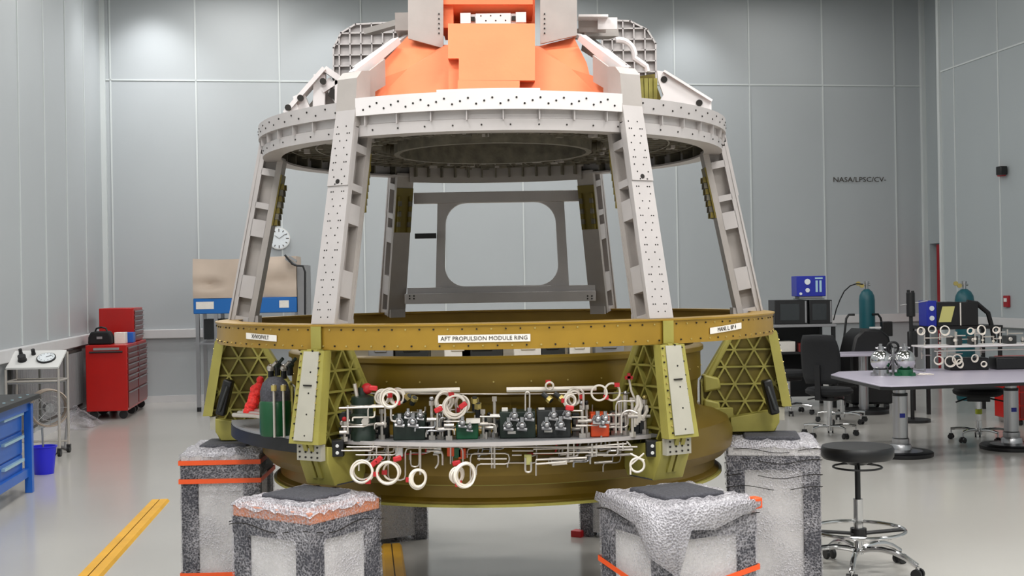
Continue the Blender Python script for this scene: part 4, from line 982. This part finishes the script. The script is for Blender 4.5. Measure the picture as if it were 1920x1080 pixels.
# spherical tanks
for px, lab in ((1652, 'polished spherical tank on the lilac table, left of the pair'), (1697, 'polished spherical tank with a green stand, right of the pair')):
    q = atz(px, 704, TZ); t = thing('spherical_tank', lab, 'tank', (q.x, q.y, TZ), 0, 'polished spherical tanks')
    MB().sphere((0, 0, .145), .100, 32, 20).build('shell', 'chrome', t)
    o = MB(); o.cyl((0, 0, .24), (0, 0, .275), .03, n=16); o.cyl((0, 0, .27), (0, 0, .30), .016, n=10); o.cyl((-.05, 0, .262), (.05, 0, .262), .008, n=8); o.build('neck', 'steel', t)
    gm = 'green' if px > 1670 else 'steel'
    o = MB(); o.lathe([(.05, 0), (.075, 0), (.072, .06), (.06, .06)], 24, closed=True)
    for k in range(4): a = 1.57*k+.5; o.box((.085*math.cos(a), .085*math.sin(a), .012), (.05, .05, .024), rz=a)
    o.build('stand', gm, t)
q = atz(1674, 660, TZ+.2); q = at(1674, 652, 11.75)
t = thing('hand_wheel_valve', 'small black hand wheel valve between the two spherical tanks', 'valve', (q.x, q.y, TZ)); zc = q.z-TZ
o = MB(); o.ring((0, 0, zc), .055, .012, (0, 1, .2)); 
for k in range(3): a = 2.09*k; o.cyl((0, 0, zc), (.055*math.cos(a), 0, zc+.055*math.sin(a)), .008)
o.build('wheel', 'black', t); o = MB(); o.cyl((0, 0, 0), (0, 0, zc), .015); o.cyl((0, 0, 0), (0, 0, .02), .05); o.cyl((-.1, 0, zc-.09), (.1, 0, zc-.09), .010); o.build('stem', 'steel', t)
# tools on the table
q = atz(1712, 704, TZ); o = MB()
for k in range(3): o.tube([(q.x+.02+.03*k, q.y+.05*k, TZ+.006), (q.x+.05+.03*k, q.y+.02+.06*k, TZ+.006), (q.x+.2, q.y+.01+.05*k, TZ+.006)], .005)
tag(o.build('loose_tubing', 'tube'), 'thin loose tubing lying on the lilac table beside the tanks', 'tubing')
# plumbing rack on the table
q0 = at(1722, 690, 12.15); rk = thing('plumbing_rack', 'second plumbing tray on a steel rack at the back of the lilac table', 'equipment', (q0.x, 12.12, TZ), R(5))
MB().box((.86, 0, .245), (1.75, .30, .014)).build('rack_plate', 'white', rk); 
for x in (.0, 1.72):
    o = MB(); 
    for y in (-.13, .13): o.cyl((x, y, 0), (x, y, .245), .008)
    o.cyl((x, -.13, .01), (x, .13, .01), .008); o.build('rack_leg', 'steel', rk)
rr2 = random.Random(11)
o = MB(); o.cyl((.0, -.14, .24), (1.74, -.14, .24), .009); o.build('rail', 'tube', rk); o = MB(); o.cyl((.1, -.12, .20), (1.2, -.12, .20), .007); o.build('rail', 'tube', rk)
for (px, py, rp) in ((1727, 621, 7), (1748, 618, 7), (1772, 620, 9), (1820, 621, 6), (1841, 619, 9), (1868, 619, 6), (1760, 676, 8), (1782, 678, 10), (1795, 674, 9), (1800, 682, 8), (1845, 683, 5), (1828, 672, 7)):
    q = at(px, py, 12.05); rad = rp*12.05/F; o = MB()
    for k in range(2): o.ring(q+Vector((0, .01*k, .003*k)), rad*(1-.1*k), .0055, (rr2.uniform(-.5, .5), -1, rr2.uniform(-.2, .2)), 20, 6)
    o.build('hose_coil', 'hose', rk, world=True)
for k in range(26):
    x = rr2.uniform(.03, 1.7); up = k % 3 != 0; z0_ = .252 if up else .238; h = rr2.uniform(.05, .17)*(1 if up else -1); y = rr2.uniform(-.12, .08)
    o = MB(); o.cyl((x, y, z0_), (x, y, z0_+h), .007, n=8); o.cyl((x, y, z0_+h*.7), (x+rr2.uniform(.04, .2), y, z0_+h*.7), .006, n=8); o.cyl((x, y, z0_+h*.3), (x, y, z0_+h*.45), .014, n=8, m=1); o.build('tube', ['tube', rr2.choice(['steel', 'black', 'hose'])], rk)
for x, wd_ in ((.36, .12), (.55, .07), (.93, .1), (1.45, .25)):
    o = MB(); o.box((x, 0, .295), (wd_, .1, .08)); o.cyl((x-.02, -.05, .30), (x-.02, -.07, .30), .02, m=1); o.build('valve_box', ['darkgrey', 'tube'], rk, bev=.005)
for x in (.5, .95): tag(MB().box((q0.x+x, 12.22, TZ+.06), (.38, .2, .12)).build('instrument_case', 'black', bev=.01), 'low black instrument case under the %s of the plumbing rack' % ('left half' if x < .7 else 'right half'), 'case')

# rear bench with instruments
zb = 1.09; q = at(1450, 608, 16.0); Xb = q.x
bn = thing('instrument_bench', 'black two level instrument bench at the back behind the office chairs', 'bench', (Xb+.18, 16.2, 0), R(2))
MB().box((0, 0, zb-.02), (1.2, .7, .035)).build('upper_shelf', 'grey', bn, bev=.003)
MB().box((-.05, .1, .72), (1.15, .9, .03)).build('desktop', 'black', bn)
for x in (-.57, .57):
    for y in (-.3, .3): MB().box((x, y, (zb-.04)/2), (.045, .045, zb-.04)).build('leg', 'black', bn)
MB().box((0, .3, .86), (1.1, .02, .36)).build('back_panel', 'black', bn)
MB().box((0, .25, .4), (1.1, .02, .6)).build('modesty_panel', 'blackf', bn)
def inst(px0, px1, py0, py1, Y, dpt, name, lab, cat, body, face=None, base=None):
    c, d = bx(px0, px1, py0, py1, Y, dpt)
    if base is not None: top = c.z+d[2]/2; c.z = (top+base)/2; d = (d[0], d[1], top-base)
    t = thing(name, lab, cat, (c.x, c.y, c.z-d[2]/2)); MB().box((0, 0, d[2]/2), d).build('housing', body, t, bev=.006)
    return t, d
for (a, b, sx, lab) in ((1453, 1514, .58, 'black instrument with dark screen on the rear bench, left one'), (1518, 1560, .62, 'black instrument with dark screen on the rear bench, right one below the blue box')):
    t, d = inst(a, b, 562, 604, 15.95, .4, 'instrument', lab, 'instrument', 'black', base=zb)
    MB().box((-.02, -.203, d[2]*.5), (d[0]*sx, .006, d[2]*.68)).build('screen', 'screen', t); MB().box((d[0]*.44, -.204, d[2]*.5), (.02, .006, d[2]*.9)).build('handle', 'grey', t)
ztop = at(1480, 562, 15.95).z
t, d = inst(1494, 1548, 517, 556, 15.98, .3, 'flow_controller', 'blue control box with two round gauges standing on the instruments', 'control box', 'dblue')
for (x, z, r_) in ((-.05, .19, .038), (-.05, .08, .028), (-.14, .035, .018)): MB().cyl((x, -.152, z), (x, -.165, z), r_, n=20).build('gauge', 'clear', t)
for x in (.07, .12): MB().box((x, -.153, .13), (.028, .008, .15)).build('flow_tube', 'cyan', t)
MB().box((.1, -.152, .235), (.10, .004, .02)).build('nameplate', 'cyan', t)
ft = MB(); ft.box((0, 0, -.015), (.30, .26, .03)); ft.build('foot', 'grey', t)
dz = t.location.z-.03-ztop
tag(MB().box((t.location.x, t.location.y, ztop+dz/2+.001), (.34, .28, max(dz-.002, .004))).build('spacer_board', 'pipe'), 'grey green board between the blue control box and the instruments', 'board')
q = at(1470, 668, 15.9); tag(MB().box((q.x, 16.05, .80), (.30, .22, .13), rz=.1).build('paper_stack', 'label'), 'white stack of papers on the rear desk beside the gold frame', 'papers')
tag(MB().box((q.x+.27, 15.93, .79), (.16, .2, .11), rz=-.1).build('maroon_binder', 'redd'), 'maroon binder lying right of the white papers on the rear desk', 'binder')
# welding machine in front of the gas cylinder
q = at(1622, 640, 15.7); t = thing('welding_machine', 'black dome topped machine on wheels in front of the tall teal cylinder', 'machine', (q.x, 15.7, 0), .05)
A = Matrix(((1, 0, 0, 0), (0, 0, 1, -.25), (0, 1, 0, 0), (0, 0, 0, 1)))
pr = [(-.27, .08), (.27, .08), (.27, .75), (.23, .93), (.13, 1.02), (-.1, 1.03), (-.21, .93), (-.27, .7)]
o = MB(); o.prism(pr, .5, A); o.build('housing', 'black', t, bev=.03)
MB().box((.06, -.256, .70), (.07, .006, .07)).build('sticker', 'yellow', t); MB().box((.06, -.27, .46), (.2, .03, .012)).build('handle', 'steel', t); MB().box((.1, -.1, 1.04), (.14, .04, .02)).build('clip', 'frame', t)
for x in (-.2, .2):
    for y in (-.18, .18): MB().cyl((x-.02, y, .05), (x+.02, y, .05), .05, n=16).build('wheel', 'black', t)
# gas cylinders
def gascyl(px, top_py, Y, rad, lab, hose):
    q = at(px, top_py, Y); H = q.z; t = thing('gas_cylinder', lab, 'gas cylinder', (q.x, Y, 0), 0, 'teal gas cylinders')
    o = MB(); o.lathe([(1e-4, 0), (rad*.9, 0), (rad, .03), (rad, H-.16), (rad*.93, H-.10), (rad*.7, H-.045), (rad*.35, H-.01), (1e-4, H)], 32); o.build('body', 'teal', t)
    o = MB(); o.cyl((0, 0, H-.02), (0, 0, H+.07), .025, n=12); o.cyl((-.05, 0, H+.05), (.05, 0, H+.05), .014); o.cyl((0, 0, H+.07), (0, 0, H+.10), .035, n=12); o.build('valve', 'steel', t)
    o = MB(); o.cyl((-.07, 0, H+.04), (-.07, -.03, H+.04), .03, n=16); o.cyl((-.12, 0, H+.07), (-.12, -.03, H+.07), .03, n=16); o.build('regulator', 'brass', t)
    if hose: o = MB(); o.tube([at(*p) for p in hose], .008); o.build('hose', 'blackf', t, world=True)
    return t
gascyl(1625, 541, 16.9, .107, 'tall teal gas cylinder in a black trolley against the back wall', [(1618, 533, 16.3), (1606, 532, 16.3), (1594, 536, 16.3), (1583, 546, 16.3), (1575, 562, 16.3), (1568, 580, 16.3), (1563, 600, 16.2)])
gascyl(1808, 541, 16.6, .125, 'teal gas cylinder whose dome shows above the black boxes at right', None)
o = MB(); q = at(1622, 590, 16.7); t = thing('cylinder_trolley', 'black tube trolley with loop handles holding the tall gas cylinder', 'trolley', (q.x, 16.78, 0))
for sx in (-1, 1):
    o = MB(); o.tube([(sx*.12, .0, q.z), (sx*.20, 0, q.z), (sx*.235, 0, q.z-.05), (sx*.27, -.02, .9), (sx*.27, -.02, .1)], .016); o.build('handle', 'black', t); MB().cyl((sx*.25, 0, .1), (sx*.30, 0, .1), .1, n=20).build('wheel', 'black', t)
MB().box((0, -.05, .05), (.5, .3, .03)).build('foot_plate', 'black', t); MB().box((0, .13, .8), (.5, .02, .05)).build('strap', 'black', t)
MB().box((.28, -.1, .98), (.14, .12, .2)).build('tool_box', 'black', t, bev=.01)
# standing microscope arm / probe
q = at(1708, 600, 14.2); t = thing('probe_stand', 'slim black probe stand in front of the back wall, left of the blue panel', 'stand', (q.x, 14.2, 0))
top = at(1708, 545, 14.2).z; o = MB(); o.cyl((0, 0, top-.30), (0, 0, top-.02), .05, n=12); o.cyl((-.025, 0, top-.03), (-.025, 0, top+.01), .018); o.cyl((.025, 0, top-.03), (.025, 0, top), .018); o.build('probe_head', 'black', t, bev=.006)
MB().cyl((0, 0, .03), (0, 0, top-.25), .022, n=12).build('pole', 'black', t); MB().cyl((0, 0, 0), (0, 0, .03), .2, n=24).build('base', 'black', t); o = MB(); o.cyl((-.12, 0, top-.17), (.2, 0, top-.12), .006); o.build('cable', 'steel', t)
MB().box((.02, .02, top-.62), (.1, .08, .3)).build('control_box', 'black', t, bev=.01)
# rear bench at the right with black boxes
q = at(1738, 612, 15.0); zr = at(1790, 611, 15.0).z
bn2 = thing('black_bench', 'black bench behind the plumbing rack at right', 'bench', (q.x+.42, 15.2, 0), R(3))
MB().box((0, 0, zr-.02), (.95, .55, .04)).build('top', 'black', bn2)
for x in (-.45, .45):
    for y in (-.24, .24): MB().box((x, y, (zr-.04)/2), (.04, .04, zr-.04)).build('leg', 'black', bn2)
t, d = inst(1738, 1756, 564, 611, 14.95, .3, 'blue_panel_unit', 'narrow blue unit with white gauges at the left end of the black bench', 'control box', 'dblue', base=zr)
for z in (.22, .1): MB().cyl((0, -.152, z), (0, -.16, z), .03, n=16).build('gauge', 'clear', t)
t, d = inst(1757, 1799, 566, 611, 14.95, .35, 'instrument', 'black instrument with a tilted pale yellow display on the right bench', 'instrument', 'black', base=zr)
A = Matrix(((1, 0, 0, 0), (0, 0, 1, -.182), (0, 1, 0, 0), (0, 0, 0, 1))); o = MB(); o.prism([(-.12, .05), (.03, .05), (.08, .24), (-.07, .24)], .006, A); o.build('display', 'yellow', t)
t, d = inst(1801, 1834, 566, 611, 14.95, .35, 'instrument', 'plain black instrument with pale handle next to the yellow display', 'instrument', 'black', base=zr)
MB().box((-d[0]/2, -.18, d[2]/2), (.014, .01, d[2]*.95)).build('handle', 'label', t)
o = MB(); o.tube([(0, -.1, d[2]+.0), (.12, -.1, d[2]-.02), (.25, -.12, .15), (.30, -.12, -.05), (.32, -.12, -.2)], .03); o.build('cable', 'black', t)
# red cabinet at the right edge
q = at(1897, 672, 13.6); t = thing('red_cabinet', 'red cabinet at the right edge of the room behind the lilac table', 'cabinet', (q.x+.42, 13.9, 0), R(6))
MB().box((0, 0, (q.z+.06)/2), (.8, .5, q.z-.06)).build('body', 'red', t, bev=.01)
for k in range(4): MB().box((0, -.256, .15+.15*k), (.72, .01, .13)).build('drawer', 'redd', t)
for x in (-.33, .33): MB().cyl((x-.015, -.2, .03), (x+.015, -.2, .03), .03, n=14).build('caster', 'black', t)
# curved black hose under the table
o = MB(); o.tube([atz(*p) for p in ((1702, 738, .42), (1700, 748, .38), (1712, 757, .34), (1745, 759, .33), (1795, 762, .32), (1830, 758, .34))], .018, 10)
# ================================================================== LEFT SIDE
# tool cabinets (aligned with the left wall)
def cabinet(a0, b0, dpt, wid, h, lab, cat='tool cabinet', z0=0., drawers=8, name='tool_cabinet', wheels=True, plate=False):
    # a0: wall side; front faces +a; b runs toward camera
    c = rm(a0+dpt/2, b0+wid/2, 0); t = thing(name, lab, cat, (c.x, c.y, z0), RA)
    zb_ = .11 if wheels else 0
    MB().box((0, 0, (zb_+h)/2), (dpt, wid, h-zb_)).build('body', 'red', t, bev=.008)
    nd = drawers
    for k in range(nd):
        tall = k < 2 and wheels; 
    zs = []; z = zb_+.03; hs = ([.22, .14] if wheels else [])+[(h-zb_-.06-(.36 if wheels else 0))/max(nd-(2 if wheels else 0), 1)]*(nd-(2 if wheels else 0))
    for hh in hs:
        d = MB().box((dpt/2+.006, 0, z+hh/2), (.014, wid-.05, hh-.01)).build('drawer', 'redd', t)
        MB().box((dpt/2+.02, 0, z+hh-.016), (.018, wid-.08, .014)).build('handle', 'steel', d)
        z += hh
    if wheels:
        for x in (-dpt/2+.07, dpt/2-.07):
            for y in (-wid/2+.1, wid/2-.1): o = MB(); o.cyl((x, y-.018, .055), (x, y+.018, .055), .055, n=18); o.box((x, y, .10), (.04, .06, .03)); o.build('caster', 'black', t)
    if plate: MB().box((0, -wid/2-.006, h-.05), (dpt*.62, .01, .03)).build('nameplate', 'grey', t); MB().cyl((-dpt*.4, -wid/2-.03, h-.09), (dpt*.4, -wid/2-.03, h-.09), .012).build('push_handle', 'black', t)
    return t
nb = atz(240, 786, 0); rel = nb-B0; af, bf = rel.dot(EA), rel.dot(EB)
print('cab', af, bf)
D_ = .52
cabinet(af-D_, bf-.85, D_, .84, .97, 'red rolling tool cabinet nearest the camera, plain red side facing out', plate=True)
cabinet(af-D_, bf-1.71, D_, .84, .97, 'red rolling tool cabinet behind the first, against the back wall corner')
tc = cabinet(af-D_+.02, bf-1.68, .46, .80, .46, 'red top chest with drawers standing on the rear tool cabinet', 'tool chest', .975, 6, 'tool_chest', False)
def onr(a, b, z): return rm(a, b, z)
c = onr(af-.37, bf-.30, .971); t = thing('tool_bag', 'black tool bag with handle on top of the red cabinets', 'bag', c, RA)
A = Matrix(((1, 0, 0, 0), (0, 0, 1, -.13), (0, 1, 0, 0), (0, 0, 0, 1)))
o = MB(); o.prism([(-.15, 0), (.15, 0), (.145, .1), (.11, .17), (-.11, .17), (-.145, .1)], .26, A); o.build('body', 'blackf', t, bev=.02)
o = MB(); o.tube([(-.08, 0, .16), (-.06, 0, .21), (0, 0, .225), (.06, 0, .21), (.08, 0, .16)], .012); o.build('handle', 'black', t); MB().box((.0, -.135, .09), (.07, .006, .03)).build('badge', 'grey', t)
c = onr(af-.14, bf-.42, .971+.075); tag(MB().box(c, (.14, .2, .15), rz=RA).build('white_carton', 'label', bev=.005), 'white carton beside the black tool bag on the red cabinets', 'box')
c = onr(af-.07, bf-.95+.25, .971+.07); tag(MB().box(c, (.12, .2, .14), rz=RA).build('blue_carton', 'blue', bev=.005), 'small blue and white carton at the right edge of the red cabinets', 'box')
# white bag hanging over the rail left of the cabinets
# beige covered cabinet on stand
q0, q1 = at(365, 590, 16.9), at(556, 590, 16.9); W_ = q1.x-q0.x; zt = at(460, 587, 16.9).z; zt2 = at(460, 558, 16.9).z; ztp = at(460, 484, 16.9).z
t = thing('covered_cabinet', 'beige bulging covered box on a bright blue base and steel stand by the back wall', 'cabinet', (q0.x+W_/2, 17.1, 0), RA*.35)
MB().box((0, 0, (zt+zt2)/2), (W_, .6, zt2-zt)).build('blue_base', 'tray', t, bev=.012)
for x, ww in ((-W_/2+.16, .24), (W_/2-.17, .13)): MB().box((x, -.304, (zt+zt2)/2+.01), (ww, .006, .10)).build('base_label', 'label', t)
o = MB(); g, gk = 26, 14; vs = []
def bulge(u, v_): return .05*math.exp(-((u-.16)**2+(v_-.35)**2)/.012*.9)*-1.6+.06*math.exp(-((u-.85)**2+(v_-.4)**2)/.02)*-1.0+.05*math.sin(u*3.14)*math.sin(v_*3.14)
for j in range(gk+1):
    for i in range(g+1):
        u, v_ = i/g, j/gk; vs.append((-W_/2+W_*u, -.29-bulge(u, v_)*1.0-.02*math.sin(7*u+4*v_), zt2+(ztp-zt2)*v_*(1-.03*math.sin(u*5))))
fs = [(j*(g+1)+i, j*(g+1)+i+1, (j+1)*(g+1)+i+1, (j+1)*(g+1)+i) for j in range(gk) for i in range(g)]
k0 = len(vs)
for i in range(g+1): v = vs[gk*(g+1)+i]; vs.append((v[0], .28, v[2]))
for i in range(g): fs.append((gk*(g+1)+i, gk*(g+1)+i+1, k0+i+1, k0+i))
vs += [(-W_/2, .28, zt2), (W_/2, .28, zt2)]; L_ = len(vs)
fs += [tuple([j*(g+1) for j in range(gk+1)]+[k0, L_-2]), tuple([L_-1, k0+g]+[j*(g+1)+g for j in range(gk, -1, -1)]), (L_-2, k0, k0+g, L_-1) if False else tuple([L_-2]+[k0+i for i in range(g+1)]+[L_-1])]
o.add(vs, fs); o.build('cover', 'tan', t, ang=60)
for x in (-W_/2+.05, -W_/2+.30, W_/2-.05):
    for y in (-.26, .24):
        MB().box((x, y, (zt+.06)/2), (.05, .05, zt-.06)).build('leg', 'steel', t); MB().cyl((x, y, 0), (x, y, .06), .03, n=12).build('foot', 'black', t)
MB().box((0, 0, .93), (W_, .55, .03)).build('lower_shelf', 'steel', t); MB().box((-.05, .1, 1.12), (W_*.8, .3, .28)).build('stored_box', 'darkgrey', t)
xr = at(565, 540, 16.9).x-(q0.x+W_/2)
MB().box((xr, 0, (at(565, 497, 16.9).z+zt)/2-.1), (.13, .5, at(565, 497, 16.9).z-zt+.2)).build('end_panel', 'grey', t)
o = MB(); o.tube([at(534, 478, 16.7), at(548, 495, 16.7), at(556, 498, 16.7), at(568, 499, 16.7), at(572, 510, 16.7), at(572, 590, 16.7)], .014); o.build('hook_arm', 'black', t, world=True)
o = MB(); o.bar(at(536, 484, 16.75), at(554, 497, 16.75), .05, .04); o.bar(at(542, 481, 16.75), at(556, 490, 16.75), .05, .03); o.build('hinge_arm', 'steel', t, world=True)
# blue workbench at the left edge
fe = atz(72, 921, 0); rel = fe-B0; ab, bb = rel.dot(EA), rel.dot(EB); print('bench', ab, bb)
Lb = 2.2; c = rm(ab-.35, bb+Lb/2); bh = .815
t = thing('blue_workbench', 'bright blue workbench with drawers and black top at the left edge', 'workbench', c, RA)
# local: x = a, y = -b.. front at +x, far end at +y
MB().box((0, 0, bh-.02), (.74, Lb+.04, .04)).build('worktop', 'black', t, bev=.004)
MB().box((-.02, 0, bh-.085), (.64, Lb-.02, .09)).build('top_rail', 'blue', t)
o = MB(); o.box((-.05, Lb/2-.5, .49), (.58, .86, .62)); o.build('drawer_case', 'blue', t, bev=.005)
for k in range(3):
    z = .62-.19*k; d = MB().box((.245, Lb/2-.47, z), (.02, .70, .175)).build('drawer', 'blue', t, bev=.004); MB().box((.268, Lb/2-.47, z+.05), (.03, .62, .022)).build('handle', 'cyan', d)
MB().box((.0, -Lb/2+.5, .48), (.5, .9, .56)).build('side_case', 'blue', t, bev=.005)
for y in (Lb/2-.04, -Lb/2+.04):
    for x in (.29, -.3): MB().box((x, y, .37), (.06, .07, .74)).build('leg', 'blue', t, bev=.004)
MB().box((.27, 0, .17), (.05, Lb-.1, .07)).build('stretcher', 'blue', t)
o = MB()
for k in range(7): o.cyl((.30, Lb/2-.1-.25*k, bh), (.30, Lb/2-.1-.25*k, bh+.004), .012, n=10)
o.build('clip', 'cyan', t)
# blue bucket
q = atz(83, 888, 0); t = thing('bucket', 'royal blue bucket on the floor behind the end of the blue workbench', 'bucket', (q.x, q.y, 0))
o = MB(); o.lathe([(1e-4, 0), (.085, 0), (.11, .24), (.118, .245), (.118, .255), (.105, .255), (.08, .01), (1e-4, .01)], 28); o.build('shell', 'bucket', t)
o = MB(); o.tube([(.12*math.cos(R(a)), .02, .22-.10*math.sin(R(a))) for a in range(0, 181, 20)], .005); o.build('handle', 'black', t)
tag(MB().cyl((q.x, q.y, .012), (q.x-.02, q.y+.02, .42), .010).build('stirring_rod', 'steel'), 'steel rod standing in the royal blue bucket', 'rod')
# gauge cart
q = atz(112, 856, 0); t = thing('gauge_cart', 'wheeled steel cart with a tilted gauge panel in front of the left wall rail', 'cart', (q.x, q.y, 0), R(4))
zf = at(100, 690, q.y).z; zr_ = at(100, 658, q.y+.3).z; xw = -.52
A = Matrix.Translation((xw/2, .15, (zf+zr_)/2)) @ Matrix.Rotation(math.atan2(zr_-zf, .3), 4, 'X')
L_ = math.hypot(zr_-zf, .3)
MB().box(None, (.52, L_, .02), Mx=A).build('gauge_panel', 'frame', t)
for (x, y, r_, m_, nm) in ((.10, -.0, .085, 'clear', 'round_gauge'), (-.13, -.03, .04, 'black', 'control_knob'), (-.05, .09, .02, 'black', 'control_knob'), (-.18, .1, .018, 'black', 'control_knob')):
    o = MB(A); o.cyl((x, y, .01), (x, y, .03 if m_ == 'clear' else .07), r_, n=24); o.cyl((x, y, .0101), (x, y, .026), r_*1.12, n=24, m=1); g = o.build(nm, [m_, 'black'], t)
    if m_ == 'clear':
        o = MB(A); o.bar((x, y, .033), (x+.05, y+.03, .033), .005, .003); 
        for k in range(12): a_ = R(30*k); o.box((x+.068*math.cos(a_), y+.068*math.sin(a_), .0325), (.012, .004, .002), rz=a_)
        o.build('dial_marks', 'ink', g)
for x in (0.0, xw):
    o = MB(); o.cyl((x, 0, .08), (x, 0, zf-.01), .013); o.cyl((x, .32, .08), (x, .32, zr_-.01), .013); o.cyl((x, 0, .62 if False else zf-.13), (x, .32, zf-.13), .010); o.build('leg', 'tube', t)
for (y_, z_) in ((0, zf-.13), (.32, zf-.13), (.32, .12)): MB().cyl((0, y_, z_), (xw, y_, z_), .010).build('rail', 'tube', t)
MB().box((xw/2, .16, zf-.15), (.5, .3, .012)).build('shelf', 'grey', t)
for x in (0, xw):
    for y in (0, .32): o = MB(); o.cyl((x-.015, y, .035), (x+.015, y, .035), .035, n=14); o.box((x, y, .07), (.035, .05, .03)); o.build('caster', 'black', t)
# round beige drum fan behind the cart
q = at(88, 768, 12.7); t = thing('floor_fan', 'round beige fan on the floor between the cart and the left wall', 'fan', (q.x-.06, 12.9, 0), R(35))
o = MB(); o.T = Matrix.Translation((0, 0, q.z)) @ Matrix.Rotation(R(90), 4, 'X'); o.lathe([(.19, -.08), (.20, -.06), (.20, .06), (.19, .08), (.18, .06), (.18, -.06)], 36, closed=True); o.build('shroud', 'tan', t)
o = MB(); o.T = Matrix.Translation((0, 0, q.z)); 
for k in range(4): o.ring((0, -.07, 0), .04+.045*k, .003, (0, 1, 0), 24, 6)
for k in range(8): a = R(45*k); o.cyl((0, -.07, 0), (.18*math.cos(a), -.07, .18*math.sin(a)), .003, n=6)
o.cyl((0, -.07, 0), (0, .05, 0), .05); o.build('grille', 'steel', t)
o = MB(); 
for x in (-.16, .16): o.tube([(x, -.15, .015), (x, .15, .015)], .015); o.tube([(x, 0, .015), (x*1.28, 0, q.z)], .012)
o.build('stand', 'grey', t)
# clear plastic heap on the floor by the left wall
q = atz(135, 800, 0); o = MB(); vs = []; g = 14; rr3 = random.Random(5)
for i in range(g+1):
    for j in range(g+1):
        u, v_ = i/g*2-1, j/g*2-1; e = min(1, math.hypot(u, v_)); vs.append((q.x+.02+u*.30, q.y+.1+v_*.5, .004+max(0, (1-e))*(.16+rr3.uniform(0, .12))))
fs = [(i*(g+1)+j, (i+1)*(g+1)+j, (i+1)*(g+1)+j+1, i*(g+1)+j+1) for i in range(g) for j in range(g)]
o.add(vs, fs); tag(o.build('plastic_sheet', 'wrap', ang=80), 'crumpled clear plastic sheet on the floor between the gauge cart and red cabinets', 'plastic sheet')
